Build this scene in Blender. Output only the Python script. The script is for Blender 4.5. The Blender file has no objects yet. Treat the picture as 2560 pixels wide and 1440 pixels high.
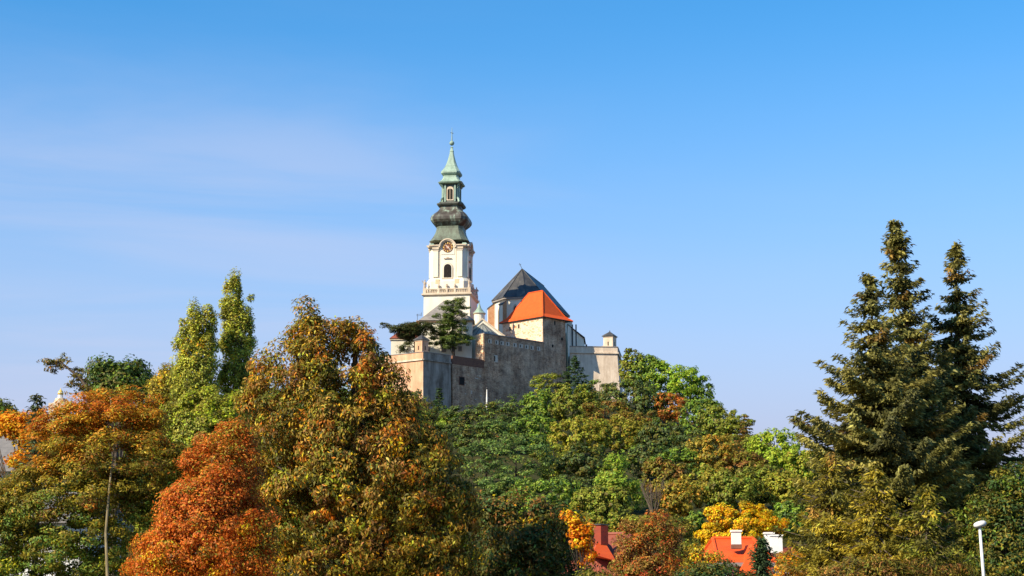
import bpy, math, random
import numpy as np
from mathutils import Vector

# ------------------------------------------------------------------ camera, world, sun, exposure
scn = bpy.context.scene
COL = scn.collection
F = 4267.0
PITCH = math.atan(840.0 / F)
CAMZ = 1.7
cam_d = bpy.data.cameras.new("camera")
cam = bpy.data.objects.new("camera", cam_d)
COL.objects.link(cam)
cam.location = (0, 0, CAMZ)
cam.rotation_euler = (math.pi / 2 + PITCH, 0, 0)
cam_d.sensor_width = 36.0
cam_d.lens = 36.0 * F / 2560.0
cam_d.clip_start = 0.5
cam_d.clip_end = 60000.0
scn.camera = cam

SKY_STRENGTH, EXPOSURE = 0.128, 0.72
SUN_EL = math.radians(35)
SUN_AZ = math.atan2(-0.79, -0.61)          # compass style: direction to the sun is (sin, cos)
world = bpy.data.worlds.new("World")
scn.world = world
world.use_nodes = True
wn, wl = world.node_tree.nodes, world.node_tree.links
bg = wn["Background"]
sky = wn.new("ShaderNodeTexSky")
sky.sky_type = 'NISHITA'
sky.sun_disc = False
sky.sun_elevation = SUN_EL
sky.sun_rotation = SUN_AZ
sky.altitude = 200
sky.air_density = 1.0
sky.dust_density = 0.2
sky.ozone_density = 5.0
hsv = wn.new("ShaderNodeHueSaturation")
hsv.inputs["Hue"].default_value = 0.493
hsv.inputs["Saturation"].default_value = 1.25
wl.new(sky.outputs[0], hsv.inputs["Color"])
# thin cirrus: noise on the sky direction projected onto a high flat layer
tc = wn.new("ShaderNodeTexCoord")
sep = wn.new("ShaderNodeSeparateXYZ")
wl.new(tc.outputs["Generated"], sep.inputs[0])
def wmath(op, a, b=None, c=None):
    m = wn.new("ShaderNodeMath"); m.operation = op
    for i, v in enumerate((a, b, c)):
        if v is None: continue
        if isinstance(v, (int, float)): m.inputs[i].default_value = v
        else: wl.new(v, m.inputs[i])
    return m.outputs[0]
zz = wmath('MAXIMUM', sep.outputs[2], 0.03)
cx = wmath('DIVIDE', sep.outputs[0], zz)
cy = wmath('DIVIDE', sep.outputs[1], zz)
comb = wn.new("ShaderNodeCombineXYZ")
wl.new(wmath('MULTIPLY', wmath('ADD', cx, wmath('MULTIPLY', cy, -0.35)), 0.55), comb.inputs[0])
wl.new(wmath('MULTIPLY', cy, 1.15), comb.inputs[1])
noi = wn.new("ShaderNodeTexNoise")
noi.inputs["Scale"].default_value = 0.75
noi.inputs["Detail"].default_value = 7.0
noi.inputs["Roughness"].default_value = 0.55
noi.inputs["Distortion"].default_value = 0.9
wl.new(comb.outputs[0], noi.inputs["Vector"])
mr = wn.new("ShaderNodeMapRange"); mr.interpolation_type = 'SMOOTHSTEP'
mr.inputs[1].default_value = 0.34; mr.inputs[2].default_value = 0.74
mr.inputs[3].default_value = 0.0; mr.inputs[4].default_value = 0.48
wl.new(noi.outputs[0], mr.inputs[0])
# the cirrus lies over the western half of the sky
mw = wn.new("ShaderNodeMapRange"); mw.interpolation_type = 'SMOOTHSTEP'
mw.inputs[1].default_value = 0.14; mw.inputs[2].default_value = -0.16
mw.inputs[3].default_value = 0.08; mw.inputs[4].default_value = 1.0
wl.new(sep.outputs[0], mw.inputs[0])
mh = wn.new("ShaderNodeMapRange"); mh.interpolation_type = 'SMOOTHSTEP'
mh.inputs[1].default_value = 0.34; mh.inputs[2].default_value = 0.25
mh.inputs[3].default_value = 0.12; mh.inputs[4].default_value = 1.0
wl.new(sep.outputs[2], mh.inputs[0])
# thin bright veil of haze that thickens towards the horizon
mv = wn.new("ShaderNodeMapRange")
mv.inputs[1].default_value = 0.36; mv.inputs[2].default_value = 0.10
mv.inputs[3].default_value = 0.0; mv.inputs[4].default_value = 1.0
wl.new(sep.outputs[2], mv.inputs[0])
veil = wmath('MULTIPLY', wmath('POWER', mv.outputs[0], 1.55), 0.95)
K = 1.0 / (SKY_STRENGTH * 2.0 ** EXPOSURE)
mixv = wn.new("ShaderNodeMixRGB")
mixv.inputs[2].default_value = (0.53 * K, 0.56 * K, 0.76 * K, 1)
wl.new(veil, mixv.inputs[0])
wl.new(hsv.outputs[0], mixv.inputs[1])
mixc = wn.new("ShaderNodeMixRGB")
mixc.inputs[2].default_value = (0.60 * K, 0.66 * K, 0.88 * K, 1)
wl.new(wmath('MULTIPLY', wmath('MULTIPLY', mr.outputs[0], mw.outputs[0]), mh.outputs[0]), mixc.inputs[0])
wl.new(mixv.outputs[0], mixc.inputs[1])
wl.new(mixc.outputs[0], bg.inputs["Color"])
bg.inputs["Strength"].default_value = SKY_STRENGTH

sun_d = bpy.data.lights.new("sun", 'SUN')
sun_d.energy = 4.7
sun_d.angle = math.radians(0.5)
sun_d.color = (1.0, 0.87, 0.66)
sun = bpy.data.objects.new("sun", sun_d)
COL.objects.link(sun)
sd = Vector((math.cos(SUN_EL) * math.sin(SUN_AZ), math.cos(SUN_EL) * math.cos(SUN_AZ), math.sin(SUN_EL)))
sun.rotation_euler = sd.to_track_quat('Z', 'Y').to_euler()
sun.location = (-200, -200, 300)

scn.view_settings.view_transform = 'Standard'
scn.view_settings.look = 'None'
scn.view_settings.exposure = EXPOSURE
scn.view_settings.gamma = 1.0
scn.render.engine = 'CYCLES'
scn.cycles.max_bounces = 6
scn.cycles.diffuse_bounces = 4
scn.cycles.transmission_bounces = 4
scn.cycles.use_denoising = True

# ------------------------------------------------------------------ helpers
CP, SP = math.cos(PITCH), math.sin(PITCH)
def P(px, py, Y):
    """the point of the photograph's pixel (px, py) that lies at ground distance Y"""
    dx, dy = (px - 1280.0) / F, (720.0 - py) / F
    t = Y / (CP - dy * SP)
    return Vector((dx * t, Y, CAMZ + t * (dy * CP + SP)))
def XP(px, Y, py=900): return P(px, py, Y).x
def ZP(py, Y): return P(1280, py, Y).z

def terrain_h(x):
    xs = [-420, -220, -150, -110, -75, -45, -20, 0, 28, 50, 80, 115, 150, 200, 300]
    hs = [2, 10, 26, 42, 52, 54.5, 54, 54, 57, 49, 37, 26, 16, 7, 2]
    return np.interp(x, xs, hs)
def terrain(x, y):
    x = np.asarray(x, float); y = np.asarray(y, float)
    h = terrain_h(x)
    t = np.clip((y - 112) / (430 - 112), 0, 1)
    f = np.where(y < 560, t, np.clip(1 - (y - 560) / 320, 0, 1))
    f = f * f * (3 - 2 * f) * 0.35 + f * 0.65
    return h * f + 0.5 * np.sin(x * 0.11 + y * 0.05) * f + 0.4 * np.sin(x * 0.031 - y * 0.08) * f

def ground_hit(px, py, y0=112.0):
    """where the line of sight through a pixel meets the hillside"""
    Y = y0
    while Y < 520:
        p = P(px, py, Y)
        if p.z <= float(terrain(p.x, Y)): return Vector((p.x, Y, float(terrain(p.x, Y))))
        Y += 1.0
    p = P(px, py, 452)
    return Vector((p.x, 452, float(terrain(p.x, 452))))

def tag(o, label=None, cat=None, group=None, kind=None):
    if label: o["label"] = label
    if cat: o["category"] = cat
    if group: o["group"] = group
    if kind: o["kind"] = kind
    return o
def thing(name, loc, label, cat, group=None):
    o = bpy.data.objects.new(name, None)
    COL.objects.link(o); o.location = loc
    o.empty_display_size = 0.5
    return tag(o, label, cat, group)

def root_loc(p):
    v = Vector((0, 0, 0))
    while p is not None:
        v += Vector(p.location); p = p.parent
    return v

class MB:
    """collects faces in world coordinates; build() links them as one mesh object"""
    def __init__(s): s.v, s.f = [], []
    def poly(s, pts):
        i = len(s.v); s.v += [tuple(p) for p in pts]; s.f.append(tuple(range(i, i + len(pts))))
    def hexa(s, a):                      # 8 corners: bottom ring of four, top ring of four
        i = len(s.v); s.v += [tuple(p) for p in a]
        for q in ((3, 2, 1, 0), (4, 5, 6, 7), (0, 1, 5, 4), (1, 2, 6, 5), (2, 3, 7, 6), (3, 0, 4, 7)):
            s.f.append(tuple(i + k for k in q))
    def box(s, x0, y0, z0, x1, y1, z1, T=None):
        a = [(x0, y0, z0), (x1, y0, z0), (x1, y1, z0), (x0, y1, z0), (x0, y0, z1), (x1, y0, z1), (x1, y1, z1), (x0, y1, z1)]
        s.hexa([T(p) for p in a] if T else a)
    def prism(s, plan, z0, z1, plan_top=None):
        """plan: list of (x, y) counter-clockwise; z0/z1 numbers or lists per corner"""
        n = len(plan); top = plan_top or plan
        zb = z0 if isinstance(z0, (list, tuple)) else [z0] * n
        zt = z1 if isinstance(z1, (list, tuple)) else [z1] * n
        i = len(s.v)
        s.v += [(plan[k][0], plan[k][1], zb[k]) for k in range(n)] + [(top[k][0], top[k][1], zt[k]) for k in range(n)]
        for k in range(n):
            j = (k + 1) % n
            s.f.append((i + k, i + j, i + n + j, i + n + k))
        s.f.append(tuple(i + n + k for k in range(n)))
        s.f.append(tuple(i + k for k in reversed(range(n))))
    def loft(s, rings, cap0=True, cap1=True):
        """rings: lists of equally many points"""
        n = len(rings[0]); i = len(s.v)
        for r in rings: s.v += [tuple(p) for p in r]
        for a in range(len(rings) - 1):
            for k in range(n):
                j = (k + 1) % n
                s.f.append((i + a * n + k, i + a * n + j, i + (a + 1) * n + j, i + (a + 1) * n + k))
        if cap0: s.f.append(tuple(i + k for k in reversed(range(n))))
        if cap1: s.f.append(tuple(i + (len(rings) - 1) * n + k for k in range(n)))
    def tube(s, pts, rad, n=6):
        pts = [Vector(p) for p in pts]
        if not isinstance(rad, (list, tuple)): rad = [rad] * len(pts)
        rings = []
        for k, p in enumerate(pts):
            d = (pts[min(k + 1, len(pts) - 1)] - pts[max(k - 1, 0)])
            d = d.normalized() if d.length > 1e-9 else Vector((0, 0, 1))
            a = d.cross(Vector((0, 0, 1)) if abs(d.z) < 0.9 else Vector((1, 0, 0))).normalized()
            b = d.cross(a)
            rings.append([p + (a * math.cos(t) + b * math.sin(t)) * rad[k] for t in [2 * math.pi * q / n for q in range(n)]])
        s.loft(rings)
    def lathe(s, c, prof, n=12):
        """prof: (z, r) pairs above the point c"""
        s.loft([[(c[0] + r * math.cos(2 * math.pi * q / n), c[1] + r * math.sin(2 * math.pi * q / n), c[2] + z) for q in range(n)] for z, r in prof])
    def build(s, name, mat, parent=None, smooth=False, bevel=0.0):
        o_ = root_loc(parent)
        me = bpy.data.meshes.new(name)
        me.from_pydata([(v[0] - o_.x, v[1] - o_.y, v[2] - o_.z) for v in s.v], [], s.f)
        me.materials.append(mat)
        if smooth: me.polygons.foreach_set("use_smooth", [True] * len(me.polygons))
        me.update()
        o = bpy.data.objects.new(name, me)
        COL.objects.link(o)
        if parent is not None: o.parent = parent
        if bevel:
            b = o.modifiers.new("soft", 'BEVEL'); b.width = bevel; b.segments = 2; b.limit_method = 'ANGLE'
        return o

# ------------------------------------------------------------------ materials
MATS = {}
def mat_base(name, rough=0.8, spec=0.3):
    m = bpy.data.materials.new(name); m.use_nodes = True
    n, l = m.node_tree.nodes, m.node_tree.links
    b = n["Principled BSDF"]
    b.inputs["Roughness"].default_value = rough
    b.inputs["Specular IOR Level"].default_value = spec
    MATS[name] = m
    return m, n, l, b
def noise(n, l, scale, detail=4, rough=0.6, stretch=(1, 1, 1)):
    t = n.new("ShaderNodeTexCoord"); mp = n.new("ShaderNodeMapping")
    mp.inputs["Scale"].default_value = stretch
    l.new(t.outputs["Object"], mp.inputs[0])
    x = n.new("ShaderNodeTexNoise")
    x.inputs["Scale"].default_value = scale; x.inputs["Detail"].default_value = detail; x.inputs["Roughness"].default_value = rough
    l.new(mp.outputs[0], x.inputs["Vector"])
    return x.outputs[0]
def ramp(n, l, src, stops):
    r = n.new("ShaderNodeValToRGB")
    e = r.color_ramp.elements
    while len(e) < len(stops): e.new(0.5)
    for k, (p, c) in enumerate(stops):
        e[k].position = p; e[k].color = (*c, 1)
    l.new(src, r.inputs[0])
    return r.outputs[0]
def mix(n, l, fac, a, b, mode='MIX'):
    x = n.new("ShaderNodeMixRGB"); x.blend_type = mode
    for i, v in enumerate((fac, a, b)):
        if isinstance(v, (int, float)): x.inputs[i].default_value = v
        elif isinstance(v, tuple): x.inputs[i].default_value = (*v, 1)
        else: l.new(v, x.inputs[i])
    return x.outputs[0]
def bump(n, l, b, src, strength, dist):
    x = n.new("ShaderNodeBump"); x.inputs["Strength"].default_value = strength; x.inputs["Distance"].default_value = dist
    l.new(src, x.inputs["Height"]); l.new(x.outputs[0], b.inputs["Normal"])
def mat_noise(name, c1, c2, scale=0.6, rough=0.85, stretch=(1, 1, 1), bs=0.0, bd=0.05, spec=0.3, lo=0.35, hi=0.68, detail=5, streak=0.0):
    m, n, l, b = mat_base(name, rough, spec)
    f = noise(n, l, scale, detail, 0.6, stretch)
    c = ramp(n, l, f, [(lo, c1), (hi, c2)])
    if streak:                                              # rain streaks and damp patches
        c = mix(n, l, streak, c, ramp(n, l, noise(n, l, 1.1, 5, 0.65, (1, 1, 0.10)), [(0.40, (0.45, 0.40, 0.36)), (0.58, (1, 1, 1))]), 'MULTIPLY')
        c = mix(n, l, streak, c, ramp(n, l, noise(n, l, 0.28, 6, 0.7), [(0.36, (0.55, 0.50, 0.45)), (0.52, (1, 1, 1))]), 'MULTIPLY')
    l.new(c, b.inputs["Base Color"])
    if bs: bump(n, l, b, noise(n, l, scale * 4, 4, 0.7, stretch), bs, bd)
    return m
def mat_rubble(name, joint, stones, scale=1.1, stretch=(1, 1, 1.9), stain=None, jw=0.06, bs=0.6, patch=None):
    m, n, l, b = mat_base(name, 0.95, 0.15)
    t = n.new("ShaderNodeTexCoord"); mp = n.new("ShaderNodeMapping")
    mp.inputs["Scale"].default_value = stretch
    l.new(t.outputs["Object"], mp.inputs[0])
    wob = n.new("ShaderNodeTexNoise"); wob.inputs["Scale"].default_value = 1.3; wob.inputs["Detail"].default_value = 2
    l.new(mp.outputs[0], wob.inputs["Vector"])
    vm = n.new("ShaderNodeVectorMath"); vm.operation = 'MULTIPLY_ADD'
    l.new(wob.outputs["Color"], vm.inputs[0]); vm.inputs[1].default_value = (0.5, 0.5, 0.5); l.new(mp.outputs[0], vm.inputs[2])
    v1 = n.new("ShaderNodeTexVoronoi"); v1.inputs["Scale"].default_value = scale
    v2 = n.new("ShaderNodeTexVoronoi"); v2.feature = 'DISTANCE_TO_EDGE'; v2.inputs["Scale"].default_value = scale
    for v in (v1, v2): l.new(vm.outputs[0], v.inputs["Vector"])
    sp = n.new("ShaderNodeSeparateColor"); l.new(v1.outputs["Color"], sp.inputs[0])
    stone = ramp(n, l, sp.outputs[0], [(i / (len(stones) - 1), c) for i, c in enumerate(stones)])
    edge = ramp(n, l, v2.outputs["Distance"], [(jw * 0.4, (0, 0, 0)), (jw * 1.6, (1, 1, 1))])
    c = mix(n, l, edge, joint, stone)
    if patch:
        c = mix(n, l, ramp(n, l, noise(n, l, 0.16, 4, 0.6), [(0.48, (0, 0, 0)), (0.60, (1, 1, 1))]), c, patch)
    if stain:
        c = mix(n, l, ramp(n, l, noise(n, l, 0.35, 5, 0.65), [(0.40, (0, 0, 0)), (0.72, (0.85, 0.85, 0.85))]), c, stain)
    wear = 1.0 if stain else 0.3
    c = mix(n, l, 0.5 * wear, c, ramp(n, l, noise(n, l, 2.0, 5, 0.7, (1, 1, 1.8)), [(0.34, (0.22, 0.20, 0.18)), (0.62, (1, 1, 1))]), 'MULTIPLY')
    c = mix(n, l, 0.45 * wear, c, ramp(n, l, noise(n, l, 0.7, 4, 0.65, (1, 1, 0.16)), [(0.42, (0.5, 0.42, 0.36)), (0.58, (1, 1, 1))]), 'MULTIPLY')
    l.new(c, b.inputs["Base Color"])
    if bs: bump(n, l, b, v2.outputs["Distance"], bs, 0.12)
    return m
mat_noise("white_plaster", (0.80, 0.75, 0.62), (0.70, 0.64, 0.50), 0.5, 0.9, (1, 1, 0.4), 0.15, 0.03)
mat_noise("trim_plaster", (0.68, 0.57, 0.43), (0.52, 0.41, 0.29), 0.7, 0.9, (1, 1, 0.5), 0.15, 0.03)
mat_noise("panel_plaster", (0.70, 0.56, 0.34), (0.60, 0.47, 0.28), 0.8, 0.9)
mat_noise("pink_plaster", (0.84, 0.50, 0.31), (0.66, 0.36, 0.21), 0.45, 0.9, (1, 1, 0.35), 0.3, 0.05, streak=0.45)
mat_noise("bastion_plaster", (0.42, 0.355, 0.29), (0.27, 0.225, 0.18), 0.38, 0.95, (1, 1, 0.28), 0.4, 0.06, streak=0.7)  # bastion plaster darkened and greyed: the side's shade is put into the colour
mat_noise("bastion_plaster_pale", (0.80, 0.67, 0.52), (0.64, 0.51, 0.38), 0.5, 0.95, (1, 1, 0.35), 0.4, 0.06, streak=0.35)
mat_rubble("old_wall_stone", (0.80, 0.53, 0.34), [(0.40, 0.235, 0.145), (0.70, 0.43, 0.26), (0.52, 0.32, 0.20), (0.82, 0.57, 0.36)], 0.9, (1, 1, 1.9), (0.17, 0.115, 0.09), 0.06, 0.9, (0.78, 0.54, 0.36))
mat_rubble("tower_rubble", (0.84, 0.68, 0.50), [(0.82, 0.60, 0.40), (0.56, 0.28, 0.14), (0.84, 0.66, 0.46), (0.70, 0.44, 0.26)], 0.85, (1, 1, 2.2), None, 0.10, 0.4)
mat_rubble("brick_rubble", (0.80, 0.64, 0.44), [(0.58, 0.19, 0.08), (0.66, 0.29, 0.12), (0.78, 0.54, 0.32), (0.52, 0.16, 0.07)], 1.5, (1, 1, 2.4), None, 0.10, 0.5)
mat_noise("brick_band", (0.22, 0.105, 0.065), (0.14, 0.07, 0.05), 1.2, 0.95, (1, 1, 3), 0.4, 0.05)
mat_noise("brick_orange", (0.50, 0.23, 0.11), (0.62, 0.36, 0.20), 1.1, 0.95, (1, 1, 1.5), 0.4, 0.05)
mat_noise("chimney_brick", (0.34, 0.06, 0.03), (0.22, 0.05, 0.03), 1.4, 0.9, (1, 1, 3), 0.3, 0.03)
mat_noise("dark_opening", (0.012, 0.010, 0.009), (0.03, 0.025, 0.02), 2.0, 0.9)
mat_noise("embrasure_plaster", (0.66, 0.57, 0.46), (0.50, 0.42, 0.34), 2.0, 0.9)
mat_noise("copper_green", (0.34, 0.46, 0.36), (0.19, 0.27, 0.21), 0.7, 0.55, (1.2, 1.2, 0.4), 0.2, 0.03, 0.4)
mat_noise("dark_metal", (0.03, 0.03, 0.028), (0.06, 0.055, 0.05), 1.5, 0.5, spec=0.5)
mat_noise("gold", (0.80, 0.55, 0.12), (0.65, 0.42, 0.08), 2.0, 0.35, spec=0.6)
mat_noise("clock_red", (0.17, 0.05, 0.03), (0.07, 0.035, 0.025), 1.2, 0.6)
mat_noise("statue_stone", (0.62, 0.50, 0.38), (0.36, 0.27, 0.20), 1.6, 0.9, bs=0.4)
mat_noise("grey_roof", (0.30, 0.27, 0.24), (0.20, 0.18, 0.165), 0.8, 0.8, (1, 1, 2), 0.3, 0.04)
mat_noise("verdigris_roof", (0.20, 0.25, 0.23), (0.27, 0.25, 0.22), 0.6, 0.6, (1, 1, 0.5), 0.2, 0.04)
mat_noise("concrete_pale", (0.60, 0.57, 0.50), (0.48, 0.45, 0.40), 0.8, 0.9)
mat_noise("house_white", (0.84, 0.82, 0.76), (0.74, 0.72, 0.66), 1.2, 0.9, bs=0.15)
mat_noise("bark", (0.085, 0.062, 0.045), (0.16, 0.125, 0.09), 2.4, 0.95, (3, 3, 0.6), 0.6, 0.04)
mat_noise("bark_dark", (0.022, 0.017, 0.013), (0.06, 0.046, 0.035), 2.4, 0.95, (3, 3, 0.6), 0.6, 0.04)
mat_noise("bark_pale", (0.30, 0.24, 0.13), (0.19, 0.15, 0.08), 2.0, 0.95, (3, 3, 0.6), 0.5, 0.03)
mat_noise("lamp_paint", (0.74, 0.73, 0.70), (0.64, 0.63, 0.60), 1.5, 0.45, spec=0.5)
mat_noise("copper_dull", (0.17, 0.215, 0.155), (0.085, 0.085, 0.062), 0.8, 0.6, (1.2, 1.2, 0.35), 0.2, 0.03, 0.4)
mat_noise("copper_dark", (0.06, 0.058, 0.046), (0.12, 0.135, 0.105), 0.9, 0.55, (1.2, 1.2, 0.5), 0.2, 0.03, 0.4)
def mat_copper_aged():
    m, n, l, b = mat_base("copper_aged", 0.5, 0.45)
    f = noise(n, l, 0.42, 5, 0.62, (1.6, 1.6, 0.45))
    c = ramp(n, l, f, [(0.40, (0.055, 0.044, 0.034)), (0.52, (0.10, 0.095, 0.075)), (0.64, (0.27, 0.35, 0.27))])
    l.new(c, b.inputs["Base Color"])
    bump(n, l, b, noise(n, l, 2.5, 3, 0.6, (2, 2, 0.3)), 0.25, 0.04)
mat_copper_aged()
def mat_slate():
    m, n, l, b = mat_base("dark_slate", 0.55, 0.45)
    f = noise(n, l, 0.45, 6, 0.7, (1, 1, 0.7))
    c = ramp(n, l, f, [(0.42, (0.048, 0.047, 0.047)), (0.58, (0.085, 0.08, 0.072)), (0.70, (0.20, 0.18, 0.145))])
    l.new(c, b.inputs["Base Color"])
    bump(n, l, b, noise(n, l, 3, 3, 0.6, (1, 1, 4)), 0.25, 0.04)
mat_slate()
def mat_tiles(name, c1, c2, scale, rough=0.65, hue=None):
    m, n, l, b = mat_base(name, rough, 0.25)
    t = n.new("ShaderNodeTexCoord")
    w = n.new("ShaderNodeTexWave"); w.wave_type = 'BANDS'; w.bands_direction = 'Z'; w.wave_profile = 'SAW'
    w.inputs["Scale"].default_value = scale; w.inputs["Distortion"].default_value = 0.6
    l.new(t.outputs["Object"], w.inputs["Vector"])
    c = ramp(n, l, noise(n, l, 1.2, 5, 0.7), [(0.3, c1), (0.7, c2)])
    c = mix(n, l, 0.35, c, ramp(n, l, w.outputs[0], [(0.0, (0.72, 0.72, 0.72)), (0.3, (1, 1, 1))]), 'MULTIPLY')
    l.new(c, b.inputs["Base Color"])
    bump(n, l, b, w.outputs[0], 0.35, 0.05)
mat_tiles("red_tiles", (0.66, 0.085, 0.010), (0.78, 0.115, 0.014), 0.9)
mat_tiles("house_tiles", (0.66, 0.075, 0.012), (0.76, 0.12, 0.018), 1.6)
mat_tiles("old_red_tiles", (0.20, 0.055, 0.035), (0.30, 0.085, 0.05), 1.6)
mat_tiles("grey_tiles", (0.16, 0.15, 0.14), (0.24, 0.22, 0.20), 1.6)
def mat_leaf():
    m = bpy.data.materials.new("leaf"); m.use_nodes = True
    n, l = m.node_tree.nodes, m.node_tree.links
    out = n["Material Output"]; b = n["Principled BSDF"]
    b.inputs["Roughness"].default_value = 0.55; b.inputs["Specular IOR Level"].default_value = 0.22
    a = n.new("ShaderNodeAttribute"); a.attribute_name = "leaf_colour"
    l.new(a.outputs["Color"], b.inputs["Base Color"])
    tr = n.new("ShaderNodeBsdfTranslucent"); l.new(a.outputs["Color"], tr.inputs["Color"])
    mx = n.new("ShaderNodeMixShader"); mx.inputs[0].default_value = 0.38
    l.new(b.outputs[0], mx.inputs[1]); l.new(tr.outputs[0], mx.inputs[2])
    l.new(mx.outputs[0], out.inputs["Surface"])
    MATS["leaf"] = m
mat_leaf()
def mat_ground():
    m, n, l, b = mat_base("hill_ground", 1.0, 0.05)
    f = noise(n, l, 0.08, 8, 0.7)
    l.new(ramp(n, l, f, [(0.35, (0.022, 0.026, 0.010)), (0.55, (0.045, 0.045, 0.016)), (0.72, (0.075, 0.055, 0.026))]), b.inputs["Base Color"])
    bump(n, l, b, noise(n, l, 1.5, 4, 0.7), 0.5, 0.2)
mat_ground()
M = MATS
# ------------------------------------------------------------------ ground
def build_ground():
    xs = np.unique(np.concatenate([np.linspace(-9000, -450, 14), np.linspace(-420, 320, 150), np.linspace(340, 9000, 14)]))
    ys = np.unique(np.concatenate([np.linspace(-400, 60, 12), np.linspace(66, 900, 170), np.linspace(940, 14000, 20)]))
    X, Yg = np.meshgrid(xs, ys)
    Z = terrain(X, Yg)
    v = np.stack([X, Yg, Z], -1).reshape(-1, 3)
    nx, ny = len(xs), len(ys)
    idx = np.arange(nx * ny).reshape(ny, nx)
    q = np.stack([idx[:-1, :-1], idx[:-1, 1:], idx[1:, 1:], idx[1:, :-1]], -1).reshape(-1, 4)
    me = bpy.data.meshes.new("ground")
    me.from_pydata(v.tolist(), [], q.tolist())
    me.polygons.foreach_set("use_smooth", [True] * len(me.polygons))
    me.materials.append(M["hill_ground"])
    o = bpy.data.objects.new("ground", me); COL.objects.link(o)
    tag(o, kind='structure')
build_ground()

# ------------------------------------------------------------------ castle: plan points (x, y) from sight lines
def pl(px, Y, py=880): 
    p = P(px, py, Y); return (p.x, p.y)
def lerp2(a, b, t): return (a[0] + (b[0] - a[0]) * t, a[1] + (b[1] - a[1]) * t)
def off(a, d, k): return (a[0] + d[0] * k, a[1] + d[1] * k)
def unit(a, b):
    dx, dy = b[0] - a[0], b[1] - a[1]; L = math.hypot(dx, dy); return (dx / L, dy / L)
def wall_seg(mb, a, b, z0, z1, thick, side=1, batter=0.0):
    """wall whose outer face runs a->b; thickness goes to the left of a->b for side=1; batter pushes the foot outwards"""
    d = unit(a, b); nrm = (-d[1] * side, d[0] * side)
    A, B = off(a, nrm, thick), off(b, nrm, thick)
    a0, b0 = off(a, nrm, -batter), off(b, nrm, -batter)
    za = z1 if isinstance(z1, (list, tuple)) else (z1, z1)
    plan0 = [a0, b0, B, A]; plan1 = [a, b, B, A]
    if side < 0: plan0, plan1 = plan0[::-1], plan1[::-1]
    zt = [za[0], za[1], za[1], za[0]]
    if side < 0: zt = zt[::-1]
    mb.prism(plan0, z0, zt, plan1)

C0 = pl(1058, 440)
CL = pl(900, 452)                    # far end of the sunlit face
CR = pl(1127, 446.5)
W0 = pl(1131, 447.5)
W1 = pl(1210, 455.5)
W2 = pl(1358, 470.8)
W3 = pl(1422, 478.0)
ZT = ZP(880, 440)                    # wall walk of the near bastion
ZR = ZP(834, 455.5)                  # top of the raised wall
ZE = ZP(790, 470.8)                  # eaves of the red tower

# the ground inside the walls
mb = MB()
mb.prism([off(C0, (0, 1), 2.5), pl(1131, 450), pl(1215, 458.5), pl(1350, 473), pl(1425, 482), pl(1540, 490), pl(1540, 560), pl(900, 560), pl(905, 456)], 55, ZT - 1.0)
tag(mb.build("terrace_ground", M["hill_ground"]), kind='structure')

# ---- near bastion
def near_bastion():
    r = thing("bastion", (C0[0], C0[1] + 3, 58), "pointed plastered bastion corner with one sunlit pink face and one grey shaded face", "bastion")
    zc = ZT - 1.9
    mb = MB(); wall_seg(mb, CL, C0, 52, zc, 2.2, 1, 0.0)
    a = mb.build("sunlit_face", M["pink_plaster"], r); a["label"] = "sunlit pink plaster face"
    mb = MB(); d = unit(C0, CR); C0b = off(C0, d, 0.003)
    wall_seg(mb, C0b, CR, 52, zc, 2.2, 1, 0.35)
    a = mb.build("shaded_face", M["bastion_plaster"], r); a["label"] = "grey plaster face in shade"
    # parapet with a string course below it
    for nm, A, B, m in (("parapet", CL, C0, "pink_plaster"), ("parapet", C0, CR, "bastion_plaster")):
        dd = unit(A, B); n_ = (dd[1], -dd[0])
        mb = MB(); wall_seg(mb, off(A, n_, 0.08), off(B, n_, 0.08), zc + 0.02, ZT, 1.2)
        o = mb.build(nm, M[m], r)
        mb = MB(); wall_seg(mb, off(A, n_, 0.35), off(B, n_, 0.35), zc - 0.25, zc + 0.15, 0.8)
        mb.build("string_course", M["bastion_plaster_pale" if m[0] == 'p' else "bastion_plaster"], r)  # pale tone on the sunlit side, shade-darkened tone on the other
        mb = MB(); wall_seg(mb, off(A, n_, 0.22), off(B, n_, 0.22), ZT, ZT + 0.16, 1.5)
        mb.build("coping", M["grey_roof"], r)
near_bastion()

def sentry_turret(name, c, z0, w, ang, hwall, hroof, label, mw, mside):
    r = thing(name, (c[0], c[1], z0), label, "turret")
    ca, sa = math.cos(ang), math.sin(ang)
    def T(p): return (c[0] + p[0] * ca - p[1] * sa, c[1] + p[0] * sa + p[1] * ca, z0 + p[2])
    h = w / 2
    mb = MB(); mb.box(-h, -h, 0, h, h, hwall, T); mb.build("wall", M[mw], r)
    mb = MB(); mb.box(-h - .15, -h - .15, hwall, h + .15, h + .15, hwall + .3, T); mb.build("cornice", M["trim_plaster"], r)
    mb = MB()
    q = h + 0.45
    ring = lambda k, z: [T((-k, -k, z)), T((k, -k, z)), T((k, k, z)), T((-k, k, z))]
    mb.loft([ring(q, hwall + .3), ring(q * .62, hwall + .3 + hroof * .42), ring(0.05, hwall + .3 + hroof)])
    rf = mb.build("roof", M["dark_slate"], r)
    mb = MB(); mb.lathe(T((0, 0, hwall + .2 + hroof)), [(0, .07), (.25, .16), (.5, .03)], 8); mb.build("finial", M["dark_metal"], rf)
    for (x0, y0, x1, y1) in ((-.16, -h - .02, .16, -h + .1), (h - .1, -.16, h + .02, .16), (-h - .02, -.16, -h + .1, .16)):
        mb = MB(); mb.box(x0, y0, hwall * .3, x1, y1, hwall * .62, T); mb.build("loophole", M["dark_opening"], r)
    mb = MB(); mb.box(-h - .1, -h - .1, -0.05, h + .1, h + .1, .25, T); mb.build("base", M["trim_plaster"], r)
tc_ = pl(1054, 443.4)
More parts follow.
